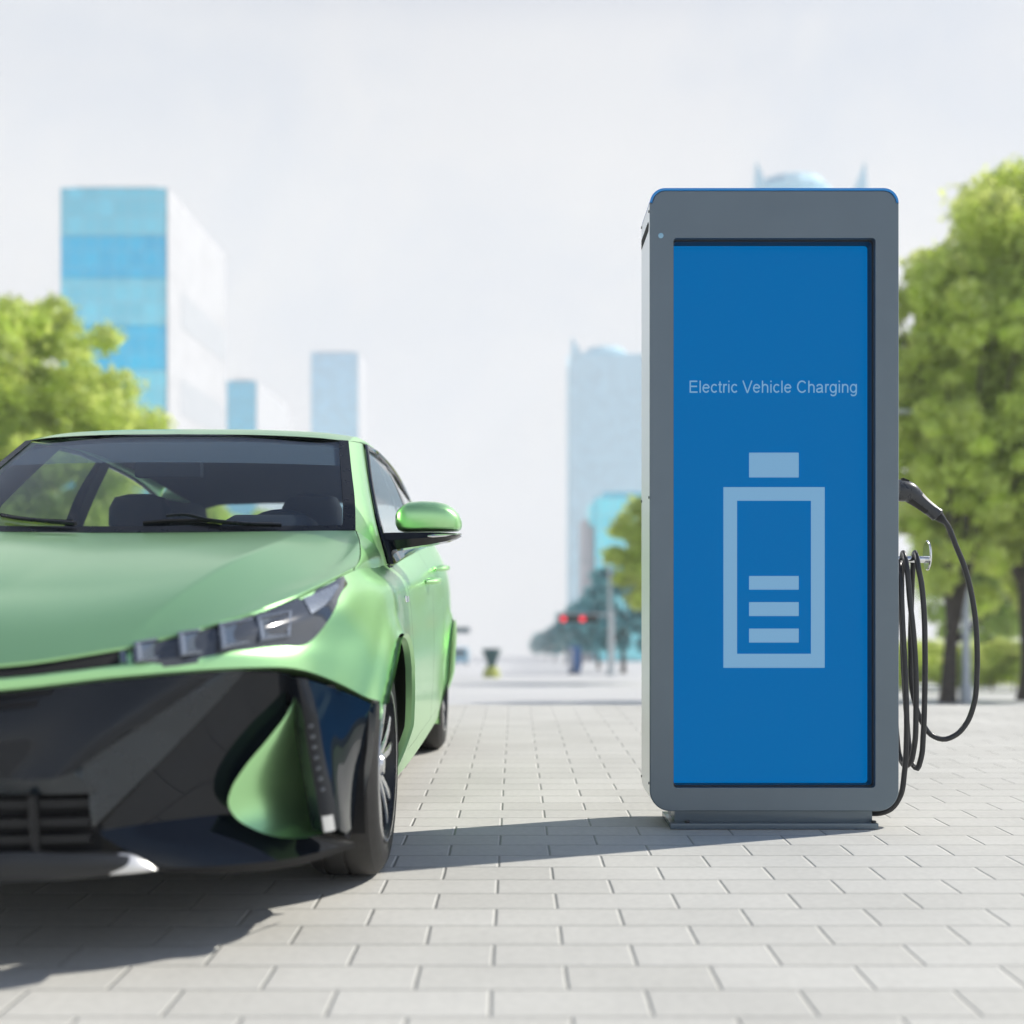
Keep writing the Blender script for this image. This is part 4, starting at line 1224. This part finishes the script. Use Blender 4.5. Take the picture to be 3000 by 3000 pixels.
for sgn_ in (1, -1):
    def mk(rows, name, mt, par=car, dep=None):
        b = MB(); b.grid(rows)
        if sgn_ < 0: b = b.mirrored()
        return b.build(name, mt, par)
    mk(side_quad(FQ, BQ0), "side_window", M['side_glass'])
    mk(side_quad(BQ1, RQ), "side_window", M['side_glass'])
    mk(side_quad(BQ0, BQ1, bulge=.014), "door_pillar", M['gloss_black'])
    b = MB()
    lp = spline([L(*p) for p in FQ], 14)
    lp2 = spline([L(*p) for p in dlo_top[1:]], 14)
    lp3 = list(reversed(spline([L(*p) for p in RQ], 8)))
    lp4 = [L(.79, 5.6, 1.10), L(.792, 5.2, 1.066), L(.79, 4.6, 1.010), L(.787, 4.2, .965), L(.787, 3.98, .945)]
    loop = lp + lp2 + lp3 + lp4
    b.tube([p + Vector((.004, 0, 0)) for p in loop], .011, 8)
    b.tube(spline([L(.768, 4.16, .965), L(.742, 4.17, 1.06), L(.700, 4.2, 1.19), L(.676, 4.29, 1.275)], 12), .009, 8)
    if sgn_ < 0: b = b.mirrored()
    b.build("window_frame", M['gloss_black'], car)
    # bright sill moulding under the glass
    b = MB()
    mo = spline([L(.792, 3.955, .927), L(.793, 4.2, .955), L(.796, 4.6, .998), L(.798, 5.2, 1.056), L(.796, 5.9, 1.105)], 26)
    b.grid([[p + Vector((-.006, 0, .014)) for p in mo], [p + Vector((.004, 0, .010)) for p in mo], [p + Vector((.006, 0, -.012)) for p in mo], [p + Vector((-.004, 0, -.016)) for p in mo]])
    if sgn_ < 0: b = b.mirrored()
    b.build("sill_moulding", M['chrome'], car)
# rear glass and tailgate
tg_t = [L(s_, lerp(6.55, 6.53, (s_ / .6) ** 2), lerp(1.403, 1.364, (s_ / .6) ** 2)) for s_ in [-.6 + 1.2 * k / 20 for k in range(21)]]
tg_b = [L(s_, lerp(6.88, 6.80, (s_ / .7) ** 2), 1.14) for s_ in [-.68 + 1.36 * k / 20 for k in range(21)]]
b = MB(); b.grid([[tg_t[k].lerp(tg_b[k], i / 8) for k in range(1, 20)] for i in range(9)]); b.build("rear_window", M['side_glass'], car)
b = MB(); b.grid([tg_b, [L(s_, lerp(6.97, 6.86, (s_ / .7) ** 2), 1.09) for s_ in [-.68 + 1.36 * k / 20 for k in range(21)]]])
b.build("tailgate", M['paint'], car)

# ---- cabin
b = MB()
b.box((-.78, .44, .24), (.78, 3.3, .27))
for s_ in (-1, 1):
    b.box((s_ * .80 - .015, .60, .27), (s_ * .80 + .015 * -s_ * 0 + .0, 2.7, .93))
b.box((-.74, .44, .27), (.74, .47, .90))
b.box((-.78, 2.75, .27), (.78, 3.35, .98))
b.build("floor_tub", M['interior'], car, smooth=False)
dash = [(.14, .955), (.26, 1.0), (.42, 1.02), (.60, 1.015), (.74, .985), (.80, .92), (.78, .72), (.70, .55)]
b = MB(); b.grid([[Vector((s_, y_ + .10 * (abs(s_) / .75) ** 2 + .06, z_ - .03 * (abs(s_) / .75) ** 2 - .012)) for s_ in [-.75 + 1.5 * k / 24 for k in range(25)]] for y_, z_ in dash])
dsh = b.build("dashboard", M['interior'], car)
b = MB()
hump = []
for i in range(9):
    y_ = .50 + .22 * i / 8
    hh = .11 * math.sin(math.pi * min(1, (i + 1) / 6) / 2)
    hump.append([Vector((.37 + .19 * math.cos(R(180 - 180 * k / 14)), y_, 1.0 + (hh * min(1, 1.35 * math.sin(R(180 * k / 14)))))) for k in range(15)])
b.grid(hump); b.poly(hump[-1]); b.build("instrument_hood", M['interior'], dsh)
sw = MB()
ring = [Vector((.37 + .185 * math.cos(a), .88 - .05 * math.sin(a), .955 + .175 * math.sin(a))) for a in [2 * math.pi * k / 36 for k in range(37)]]
sw.tube(ring, .016, 10, cap=False)
sw.tube([Vector((.19, .88, .95)), Vector((.55, .88, .95))], .018, 8)
sw.tube([Vector((.37, .80, .93)), Vector((.37, .90, .955))], .06, 14)
sw.build("steering_wheel", M['interior'], car)
def seat(s_, y_, wd, z_, name="seat"):
    t_ = empty(name, (s_, y_, 0), car)
    b = MB()
    rows = []
    for zz_, yy_, ww, dd in ((.42, -.02, .25, .10), (.55, .0, .25, .10), (.75, .05, .24, .09), (.92, .11, .23, .075), (1.02, .15, .20, .06), (1.06, .165, .13, .03)):
        rows.append([Vector((wd * ww * (abs(math.cos(a)) ** .5) * (1 if math.cos(a) > 0 else -1), yy_ + dd * (abs(math.sin(a)) ** .6) * (1 if math.sin(a) > 0 else -1), zz_ + z_)) for a in [2 * math.pi * k / 24 for k in range(24)]])
    ids = b.grid(rows, closed=True); b.face(ids[-1])
    b.build("seat_back", M['seat'], t_)
    b = MB()
    rows = []
    for zz_, ww, dd in ((1.075, .06, .03), (1.085, .115, .05), (1.13, .130, .058), (1.20, .128, .056), (1.245, .105, .045), (1.26, .05, .02)):
        rows.append([Vector((ww * (abs(math.cos(a)) ** .55) * (1 if math.cos(a) > 0 else -1), .19 + dd * (abs(math.sin(a)) ** .6) * (1 if math.sin(a) > 0 else -1), zz_ + z_)) for a in [2 * math.pi * k / 24 for k in range(24)]])
    ids = b.grid(rows, closed=True); b.face(ids[-1]); b.face(list(reversed(ids[0])))
    hr = b.build("head_rest", M['seat'], t_)
    for q in (-.05, .05):
        b = MB(); b.tube([(q, .17, 1.0 + z_), (q, .185, 1.1 + z_)], .006, 8); b.build("head_rest_post", M['chrome'], hr)
    b = MB(); b.box((-.25, -.5, .28 + z_), (.25, -.02, .46 + z_)); b.build("seat_cushion", M['seat'], t_, bevel=.06)
seat(-.37, 1.28, 1.0, 0.0); seat(.37, 1.28, 1.0, 0.0)
seat(-.40, 2.42, 1.05, -.045, "rear_seat"); seat(.40, 2.42, 1.05, -.045, "rear_seat")
b = MB(); b.box((-.12, .66, 1.245), (.12, .70, 1.305)); b.build("interior_mirror", M['interior'], car, bevel=.012)
# inner pillar trims
for r_ in ([[p + Vector((-.035, .01, -.01)) for p in we], [p + Vector((-.03, -.0, -.01)) for p in df]],
           [[p + Vector((-.03, 0, 0)) for p in spline([L(*q) for q in BQ0], 12)], [p + Vector((-.03, 0, 0)) for p in spline([L(*q) for q in BQ1], 12)]],
           [[p + Vector((-.03, 0, 0)) for p in cq_f], [p + Vector((-.03, -.03, 0)) for p in cq_r]]):
    b = MB(); b.grid(r_)
    b.build("pillar_trim", M['interior'], car); b.mirrored().build("pillar_trim", M['interior'], car)

for sgn_ in (1, -1):
    tp = spline([L(.768, 3.97, .925), L(.772, 4.6, .995), L(.774, 5.2, 1.05), L(.772, 5.65, 1.085), L(.765, 6.0, 1.10), L(.74, 6.5, 1.09)], 24)
    b = MB(); b.grid([[p + Vector((.0, 0, .006)) for p in tp], [p + Vector((-.03, 0, -.004)) for p in tp], [Vector((p.x - .04, p.y, .5)) for p in tp]])
    if sgn_ < 0: b = b.mirrored()
    b.build("door_trim", M['interior'], car)
b = MB(); b.box((-.72, 2.45, 1.0), (.72, 3.42, 1.06)); b.build("parcel_shelf", M['interior'], car, bevel=.01)
b = MB(); b.grid([[p + Vector((0, -.03, .0)) for p in tg_b], [p + Vector((0, -.05, -.10)) for p in tg_b]]); b.build("tailgate_trim", M['interior'], car)

# ---- door mirrors
mirror_px_Y = 4.08
for sgn_ in (1, -1):
    me_ = empty("door_mirror", parent=car)
    st = [(.803, 1.128, 1.082, .04), (.812, 1.146, 1.064, .06), (.83, 1.160, 1.0575, .075), (.852, 1.1705, 1.0565, .083), (.90, 1.1735, 1.057, .088), (.95, 1.171, 1.0575, .088), (.985, 1.163, 1.058, .084), (1.012, 1.147, 1.0595, .076), (1.03, 1.128, 1.062, .062), (1.040, 1.108, 1.070, .042), (1.043, 1.098, 1.08, .02)]
    rows = []
    for s_, zt_, zb_, dp in st:
        row = []
        zm, hz_ = (zt_ + zb_) / 2, (zt_ - zb_) / 2
        for k in range(28):
            a = 2 * math.pi * k / 28
            ca, sa = math.cos(a), math.sin(a)
            yy_ = .80 - dp * (abs(ca) ** .75) if ca > 0 else .80 + .045 * abs(ca) ** .3
            if ca > 0: yy_ += .03 * max(0, sa) ** 2      # the upper half leans back
            row.append(Vector((s_, yy_, zm + hz_ * (abs(sa) ** (.55 if sa > 0 else .24)) * (1 if sa > 0 else -1))))
        rows.append(row)
    b = MB(); ids = b.grid(rows, closed=True); b.face(list(reversed(ids[0]))); b.face(ids[-1])
    if sgn_ < 0: b = b.mirrored()
    b.build("mirror_housing", M['paint'], me_, angle=50)
    b = MB()
    armst = [(.755, 1.050, .985, .09), (.80, 1.052, .990, .085), (.90, 1.0525, 1.006, .085), (.93, 1.0525, 1.010, .085), (.99, 1.052, 1.022, .075), (1.022, 1.051, 1.034, .06), (1.04, 1.050, 1.044, .035)]
    rows = []
    for s_, zt_, zb_, dp in armst:
        rows.append([Vector((s_, .80 - dp + .008, zt_)), Vector((s_, .80 - dp, lerp(zt_, zb_, .45))), Vector((s_, .80 - dp + .03, zb_)), Vector((s_, .86, zb_)), Vector((s_, .86, zt_))])
    ids = b.grid(rows, closed=True); b.face(list(reversed(ids[0]))); b.face(ids[-1])
    if sgn_ < 0: b = b.mirrored()
    b.build("mirror_arm", M['gloss_black'], me_, angle=20)
    b = MB()
    rows = []
    for s_, z0_, z1_ in ((.925, 1.036, 1.041), (.945, 1.034, 1.045), (.99, 1.038, 1.047), (1.03, 1.045, 1.050), (1.046, 1.049, 1.051)):
        f_ = (s_ - .925) / .121
        yy_ = .80 - lerp(.083, .035, max(0, f_) ** 2.2)
        rows.append([Vector((s_, yy_ - .004, z0_)), Vector((s_, yy_ - .006, (z0_ + z1_) / 2)), Vector((s_, yy_ - .002, z1_)), Vector((s_, yy_ + .02, z1_)), Vector((s_, yy_ + .02, z0_))])
    ids = b.grid(rows, closed=True); b.face(list(reversed(ids[0]))); b.face(ids[-1])
    if sgn_ < 0: b = b.mirrored()
    b.build("turn_signal", M['chrome'], me_)
    # sail plate carrying the arm
    b = MB()
    b.prism([L(.79, 3.955, .935), L(.765, 3.985, 1.02), L(.755, 4.16, 1.06), L(.80, 4.26, .975)], (.02, 0, 0))
    if sgn_ < 0: b = b.mirrored()
    b.build("sail_plate", M['gloss_black'], me_, bevel=.003)
    b = MB(); b.prism([Vector((.82, .848, 1.066)), Vector((1.03, .848, 1.068)), Vector((1.02, .848, 1.14)), Vector((.96, .848, 1.162)), Vector((.85, .848, 1.16))], (0, .004, 0))
    if sgn_ < 0: b = b.mirrored()
    b.build("mirror_glass", M['chrome'], me_, smooth=False)

# ---- headlights (laid on the front skin)
lamp_top = [(386, 1889), (445, 1868), (507, 1850), (575, 1832), (638, 1817), (725, 1800), (800, 1768), (869, 1741), (940, 1716), (1004, 1690)]
lamp_bot = [(389, 1942), (450, 1937), (507, 1931), (575, 1921), (623, 1913), (725, 1887), (800, 1877), (880, 1868), (938, 1811), (1004, 1696)]
slit_top = [(-20, 1958), (100, 1943), (220, 1923), (348, 1897)]
slit_bot = [(-20, 1989), (100, 1977), (220, 1964), (352, 1947)]
rows_l = strip_on_skin(lamp_top, lamp_bot, 60, 8, .004)
for sgn_ in (1, -1):
    def mk(b, name, mt, par, **k):
        if sgn_ < 0: b = b.mirrored()
        return b.build(name, mt, par, **k)
    hl = mk(plate(rows_l, .02), "headlight", M['lamp_housing'], car, angle=40)
    boxes = [((393, 1880), (512, 1860), (508, 1928), (398, 1940)), ((521, 1851), (630, 1835), (626, 1909), (528, 1922)), ((640, 1826), (742, 1807), (736, 1881), (648, 1903)), ((750, 1805), (855, 1786), (850, 1864), (760, 1879))]
    for q in boxes:
        base = on_skin((q[2][0] + q[3][0]) / 2, (q[2][1] + q[3][1]) / 2 - 6, .0)
        y_c = base.y + YA
        cxm = sum(p[0] for p in q) / 4; cym = sum(p[1] for p in q) / 4
        def inner(k, o):
            return [cpx(cxm + (p[0] - cxm) * k, cym + (p[1] - cym) * k, y_c - .011 + .00075 * (p[0] - cxm) + .00055 * (q[2][1] - cym - (p[1] - cym) * k) + o) for p in q]
        ring_b, ring0, ring1, ring2 = inner(1.0, .05), inner(1.0, .0), inner(.84, -.004), inner(.66, .006)
        b = MB()
        b.grid([ring_b + [ring_b[0]], ring0 + [ring0[0]], ring1 + [ring1[0]], ring2 + [ring2[0]]])
        md = mk(b, "lamp_frame", M['lamp_frame'], hl, angle=20)
        b = MB(); b.poly(inner(.67, .006))
        mk(b, "led_lens", M['lamp_lens'], md, smooth=False)
    # pale outer reflector blade
    b = plate(strip_on_skin([(884, 1757), (935, 1737), (984, 1714)], [(908, 1802), (946, 1778), (988, 1724)], 14, 4, .007), .01)
    mk(b, "side_reflector", M['lamp_frame'], hl)
    b = plate(strip_on_skin(slit_top, slit_bot, 26, 3, .003), .01)
    mk(b, "nose_slit", M['matt_black'], car)
    b = plate(strip_on_skin([(350, 1896), (368, 1893)], [(354, 1946), (372, 1943)], 4, 3, .006), .01)
    mk(b, "slit_end_cap", M['lamp_frame'], car)

# ---- black lower bumper
bump = MB()
low = skin(seg(0, 0, 6, .02, .02), vrange(RK[3], RK[5], 30), arch=False)
low.v = [(x * .94, y + .045 + .22 * min(1, max(0, (.66 - z) / .08)), z) for x, y, z in low.v]
# set back behind the strip
low.mirror()
fb = low.build("front_bumper", M['satin_black'], car, angle=40)
# raised central shield
def px3(lst): return [cpx(u, v, Y) for u, v, Y in lst]
def bilin(c4, nu, nv, bow=0.0, bdir=(0, -1, 0)):
    a, b_, c_, d_ = c4   # tl, tr, br, bl
    rows = []
    for i in range(nv + 1):
        rows.append([a.lerp(b_, j / nu).lerp(d_.lerp(c_, j / nu), i / nv) + Vector(bdir) * bow * math.sin(math.pi * i / nv) * math.sin(math.pi * j / nu) for j in range(nu + 1)])
    return rows
def span(top, bot, nu, nv, bow=0.0):
    """loft between two 3-D polylines"""
    t_, b_ = spline(top, nu), spline(bot, nu)
    return [[t_[j].lerp(b_[j], i / nv) + Vector((0, -bow * math.sin(math.pi * i / nv), 0)) for j in range(nu)] for i in range(nv + 1)]
cl = lambda Y, z: Vector((0, Y - YA, z))
# shield face from the strip down to the lower grille
sh_top = [cl(2.335, .612)] + px3([(0, 2022, 2.345), (180, 2002, 2.37), (362, 1984, 2.42), (520, 1973, 2.47), (655, 1964, 2.53)])
sh_bot = [cl(2.315, .385)] + px3([(0, 2284, 2.325), (100, 2284, 2.33), (170, 2278, 2.34), (215, 2262, 2.355), (240, 2240, 2.37)])
b = MB(); b.grid(span(sh_top, sh_bot, 40, 10, .012))
b.mirror().build("bumper_shield", M['gloss_black'], fb)
bv_top = sh_top[-1:] + px3([(717, 1964, 2.56)])
bandL = [sh_top[-1].lerp(sh_bot[-1], k_ / 4) for k_ in range(5)] + px3([(262, 2335, 2.38)])
bandR = px3([(719, 1966, 2.56), (632, 2062, 2.53), (545, 2152, 2.50), (455, 2245, 2.465), (365, 2335, 2.435), (272, 2424, 2.405)])
b = MB(); b.grid(span(bandL, bandR, 30, 4, .006))
b.grid(span(px3([(240, 2300, 2.365), (160, 2315, 2.345), (0, 2320, 2.33)]) + [cl(2.32, .36)], px3([(272, 2424, 2.405), (282, 2330, 2.385), (0, 2334, 2.345)]) + [cl(2.335, .35)], 24, 3)) if False else None
b.grid([px3([(240, 2240, 2.37)]) + px3([(215, 2262, 2.355), (170, 2278, 2.34), (100, 2284, 2.33), (0, 2284, 2.325)]) + [cl(2.315, .385)],
        px3([(264, 2327, 2.385)]) + px3([(290, 2322, 2.385), (200, 2326, 2.365), (100, 2328, 2.355), (0, 2328, 2.35)]) + [cl(2.345, .345)]])
b.mirror().build("shield_border", M['border'], fb, angle=25)
# upper slots in the shield
for v0, v1 in ((2031, 2046), (2060, 2078)):
    b = MB()
    b.grid([[cl(2.322, HC + (V0 - v0 - 4) * 2.33 / FPX)] + px3([(0, v0, 2.33), (90, v0 - 6, 2.345), (158 - (v0 - 2031) * .3, v0 - 12, 2.36)]),
            [cl(2.320, HC + (V0 - v1 - 4) * 2.33 / FPX)] + px3([(0, v1, 2.328), (90, v1 - 6, 2.343), (152 - (v0 - 2031) * .3, v1 - 12, 2.358)])])
    b.mirror().build("shield_slot", M['matt_black'], fb)
# lower grille: dark mouth, bars and an upright
b = MB()
mo_t = [cl(2.36, .345)] + px3([(0, 2328, 2.365), (285, 2320, 2.41)])
mo_b = [cl(2.36, .215)] + px3([(0, 2495, 2.365), (300, 2500, 2.43)])
b.grid(span(mo_t, mo_b, 20, 4)); b.mirror().build("grille_mouth", M['matt_black'], fb)
for vb in (2358, 2412, 2462):
    b = MB(); p_ = [cl(2.338, HC + (V0 - vb - 3) * 2.345 / FPX)] + px3([(0, vb, 2.345), (130, vb - 2, 2.36), (262, vb - 6, 2.39)])
    p_ = list(reversed([Vector((-q.x, q.y, q.z)) for q in p_[1:]])) + p_
    ps = spline(p_, 40)
    b.grid([[p + Vector((0, .03, .0095)) for p in ps], [p + Vector((0, 0, .0085)) for p in ps], [p + Vector((0, 0, -.0085)) for p in ps], [p + Vector((0, .03, -.0095)) for p in ps]])
    b.build("grille_bar", M['satin_black'], fb, angle=25)
for sgn_ in (1, -1):
    b = MB(); a_, c_ = cpx(95, 2330, 2.345), cpx(103, 2496, 2.35)
    b.tube([a_, c_], .010, 8)
    if sgn_ < 0: b = b.mirrored()
    b.build("grille_upright", M['satin_black'], fb)
# corner scoop: upper facet leans down and in, lower facet is a shelf
up_t = px3([(719, 1968, 2.565), (780, 1968, 2.60), (815, 1970, 2.62), (850, 1976, 2.64)])
up_m = px3([(276, 2436, 2.44), (450, 2410, 2.51), (620, 2390, 2.585), (790, 2372, 2.66)])
lo_t = px3([(276, 2436, 2.44), (450, 2410, 2.51), (640, 2388, 2.593), (800, 2388, 2.655), (940, 2446, 2.67)])
lo_b = px3([(462, 2542, 2.47), (620, 2538, 2.51), (820, 2520, 2.60), (1040, 2468, 2.83)])
lo_b2 = px3([(276, 2440, 2.41), (462, 2545, 2.44), (640, 2552, 2.49), (830, 2532, 2.57), (1040, 2478, 2.71)])
for sgn_ in (1, -1):
    def mk(b, name, mt, par, **k):
        if sgn_ < 0: b = b.mirrored()
        return b.build(name, mt, par, **k)
    b = MB()
    b.grid(span(up_t, up_m, 34, 14))
    b.grid(span(lo_t, lo_b, 34, 10, .004))
    sc_ = mk(b, "corner_scoop", M['gloss_black'], fb, angle=22)
    b = MB()
    b.grid(span(lo_b, px3([(462, 2556, 2.50), (620, 2560, 2.54), (820, 2545, 2.64), (1040, 2484, 2.86)]), 34, 2))
    mk(b, "lower_lip", M['matt_black'], fb)
    # green blade standing in the scoop
    bl = px3([(868, 2030, 2.625), (845, 2085, 2.60), (785, 2165, 2.57), (715, 2250, 2.55), (676, 2315, 2.545), (668, 2355, 2.55), (690, 2395, 2.56), (745, 2430, 2.575), (810, 2452, 2.59), (875, 2456, 2.605), (940, 2446, 2.64)])
    br = px3([(873, 2030, 2.635), (882, 2085, 2.665), (890, 2145, 2.70), (898, 2205, 2.735), (905, 2255, 2.76), (912, 2300, 2.775), (920, 2340, 2.78), (930, 2380, 2.77), (938, 2410, 2.74), (944, 2432, 2.69), (948, 2442, 2.65)])
    a_, c_ = spline(bl, 40), spline(br, 40)
    rows = [[a_[i].lerp(c_[i], j / 14) + Vector((0, -.035 * math.sin(math.pi * min(1, j / 14)) * math.sin(math.pi * i / 39) ** .7, 0)) for j in range(15)] for i in range(40)]
    b = MB(); b.grid(rows)
    b.grid([a_, [p + Vector((.004, .03, .004)) for p in a_]])
    mk(b, "scoop_blade", M['paint'], fb, angle=60)
    # upright daylight lamp strip
    l0 = px3([(864, 1984, 2.60), (880, 2060, 2.60), (905, 2210, 2.61), (928, 2340, 2.615), (944, 2437, 2.62)])
    l1 = px3([(900, 1988, 2.615), (922, 2060, 2.615), (950, 2210, 2.635), (978, 2340, 2.65), (992, 2428, 2.66)])
    rows = [[p.lerp(q, j / 6) + Vector((0, -.010 * math.sin(math.pi * j / 6), 0)) for j in range(7)] for p, q in zip(spline(l0, 30), spline(l1, 30))]
    dl = mk(plate(rows, .05), "daylight_lamp", M['gloss_black'], fb, angle=30)
    for k in range(7):
        i = 9 + k * 2
        c0 = rows[i][3] + Vector((0, -.006, 0))
        b = MB(); b.lathe([(.0001, -.003), (.005, -.002), (.006, .003)], 'Y', c0, 12)
        mk(b, "led_dot", M['lamp_housing'], dl)
    b = MB(); b.grid([[p + Vector((0, -.004, 0)) for p in r_[1:6]] for r_ in rows[26:30]]); mk(b, "lamp_tip", M['chrome'], dl)
    # outer flank of the bumper ahead of the wheel
    f0 = px3([(903, 1992, 2.66), (960, 2010, 2.74), (1030, 2036, 2.84), (1096, 2066, 2.955)])
    f1 = px3([(996, 2432, 2.70), (1010, 2440, 2.73), (1026, 2430, 2.80), (1040, 2400, 2.96)])
    b = MB(); b.grid(span(f0, f1, 26, 14)); mk(b, "bumper_flank", M['gloss_black'], fb)
    e0 = px3([(1082, 2062, 2.935), (1078, 2160, 2.93), (1062, 2280, 2.93), (1036, 2380, 2.92), (1010, 2450, 2.85)])
    e1 = px3([(1104, 2058, 2.975), (1098, 2160, 2.98), (1080, 2280, 2.985), (1052, 2390, 2.99), (1022, 2460, 2.92)])
    b = plate([list(r_) for r_ in zip(*[spline(e0, 24), spline(e1, 24)])], .03); mk(b, "arch_edge_trim", M['satin_black'], fb)
# chin lip
ch_t = [cl(2.315, .222)] + px3([(0, 2500, 2.32), (180, 2502, 2.345), (320, 2505, 2.38), (400, 2512, 2.41), (462, 2545, 2.435)])
ch_b = [cl(2.325, .178)] + px3([(0, 2588, 2.33), (180, 2580, 2.355), (320, 2566, 2.39), (400, 2556, 2.415), (464, 2549, 2.44)])
ch_s = [cl(2.36, .225)] + px3([(0, 2494, 2.37), (180, 2496, 2.39), (300, 2494, 2.43), (380, 2494, 2.50), (462, 2528, 2.55)])
b = MB(); b.grid([spline(ch_s, 30), spline(ch_t, 30)]); b.grid(span(ch_t, ch_b, 30, 8, .012))
b.grid([spline(ch_b, 30), [p + Vector((0, .10, -.002)) for p in spline(ch_b, 30)]])
b.mirror().build("chin_lip", M['chin'], fb, angle=40)
for sgn_ in (1, -1):  # bright plate added in place of a sunlit patch at the chin
    b = plate(span(px3([(350, 2500, 2.40), (385, 2504, 2.405), (430, 2526, 2.42), (462, 2546, 2.432)]), px3([(322, 2563, 2.385), (380, 2559, 2.395), (430, 2554, 2.415), (463, 2549, 2.432)]), 14, 5, .006), .02)
    if sgn_ < 0: b = b.mirrored()
    b.build("sunlit_chin_patch", M['sun_patch'], fb)
for sgn_ in (1, -1):  # hidden plates added to stop sun leaking through the bumper
    b = MB()
    b.box((.26, 2.93 - YA, .21), (.79, 2.945 - YA, .62))
    for z_ in (.30, .40, .50, .585):
        b.prism(([L(.30, 2.58, z_), L(.50, 2.60, z_), L(.60, 2.64, z_), L(.70, 2.682, z_), L(.755, 2.705, z_), L(.785, 2.79, z_), L(.79, 2.93, z_), L(.30, 2.93, z_)] if z_ > .55 else [L(.30, 2.58, z_), L(.50, 2.60, z_), L(.60, 2.64, z_), L(.645, 2.668, z_), L(.655, 2.83, z_), L(.77, 2.93, z_), L(.30, 2.93, z_)]), (0, 0, .012))
    if sgn_ < 0: b = b.mirrored()
    b.build("light_baffle", M['matt_black'], fb)
# underside and wheel wells
b = MB()
b.box((-.55, -.55, .185), (.55, 3.2, .225))
b.box((-.60, -.42, .2), (.60, .40, .80)) ; b.box((-.60, 2.3, .2), (.60, 3.12, .80))
b.build("underbody", M['matt_black'], car, smooth=False)
for cy, cz, r in ARCHES:
    for sgn_ in (1, -1):
        b = MB(); rws = [[], []]
        for k in range(33):
            a = R(-20 + 220 * k / 32)
            for q, s_ in ((0, .845), (1, .56)):
                rws[q].append((sgn_ * s_, cy + math.cos(a) * (r + .004), cz + math.sin(a) * (r + .004)))
        b.grid(rws); b.build("wheel_well", M['matt_black'], car)

# ---- wheels
def make_wheel(y, sgn_):
    wl = empty("wheel", (0, y, .32), car)
    xo, wdt, rt, rr_ = .866, .215, .320, .222
    b = MB()
    prof = [(rr_ - .004, -.012), (rr_ + .012, -.004), (rr_ + .035, 0), (rr_ + .06, -.003), (rt - .022, -.012), (rt - .008, -.024), (rt - .001, -.042), (rt, -.06), (rt, -.09), (rt - .006, -.092), (rt - .006, -.100), (rt, -.102), (rt, -.15), (rt - .006, -.152), (rt - .006, -.16), (rt, -.162), (rt - .001, -.175), (rt - .02, -.205), (rt - .06, -.215), (rr_ - .004, -.205)]
    b.lathe([(r_, xo + h_) for r_, h_ in prof], 'X', seg=56)
    if sgn_ < 0: b = b.mirrored()
    b.build("tyre", M['rubber'], wl, angle=28)
    b = MB()
    b.lathe([(rr_ + .004, xo - .010), (rr_ + .002, xo - .002), (rr_ - .010, xo - .004), (rr_ - .014, xo - .02), (rr_ - .03, xo - .10), (rr_ - .035, xo - .18)], 'X', seg=56)
    if sgn_ < 0: b = b.mirrored()
    rim = b.build("rim", M['dark_alloy'], wl, angle=28)
    b = MB(); b.lathe([(rr_ + .0045, xo - .009), (rr_ + .0025, xo - .0005), (rr_ - .006, xo - .001)], 'X', seg=56)
    if sgn_ < 0: b = b.mirrored()
    b.build("rim_edge", M['alloy'], rim)
    for k in range(5):
        a0 = 2 * math.pi * k / 5 + .32
        b = MB()
        for w_ in (-1, 1):
            sec = []
            for i in range(9):
                t_ = i / 8
                r_ = lerp(.045, rr_ - .010, t_)
                ang = a0 + w_ * lerp(.16, .235, t_ ** .8) + .05 * t_
                hw = lerp(.016, .0185, t_)
                xx = xo - lerp(.030, .012, math.sin(t_ * math.pi / 2))
                c_ = Vector((0, r_ * math.cos(ang), r_ * math.sin(ang))); tn = Vector((0, -math.sin(ang), math.cos(ang)))
                sec.append([c_ + tn * hw + Vector((xx - .03, 0, 0)), c_ + tn * hw + Vector((xx - .004, 0, 0)), c_ + tn * hw * .6 + Vector((xx, 0, 0)), c_ - tn * hw * .6 + Vector((xx, 0, 0)), c_ - tn * hw + Vector((xx - .004, 0, 0)), c_ - tn * hw + Vector((xx - .03, 0, 0))])
            b.grid(sec)
        if sgn_ < 0: b = b.mirrored()
        b.build("spoke", M['alloy'], rim, angle=30)
    b = MB(); b.lathe([(.068, xo - .05), (.066, xo - .032), (.055, xo - .028), (.034, xo - .022), (.028, xo - .014), (.0001, xo - .011)], 'X', seg=28)
    if sgn_ < 0: b = b.mirrored()
    b.build("hub_cap", M['alloy'], rim, angle=30)
    b = MB(); b.lathe([(.14, xo - .11), (.14, xo - .10), (.05, xo - .095)], 'X', seg=36)
    if sgn_ < 0: b = b.mirrored()
    b.build("brake_disc", M['chrome'], wl)
for y_ in (0.0, 2.70):
    for sgn_ in (1, -1): make_wheel(y_, sgn_)
# small badge plate on the wing
b = MB(); p_ = L(.876, 3.80, .80)
b.box((.866, p_.y - .05, .800), (.874, p_.y + .05, .822)); b.build("wing_badge", M['chrome'], car, bevel=.002)
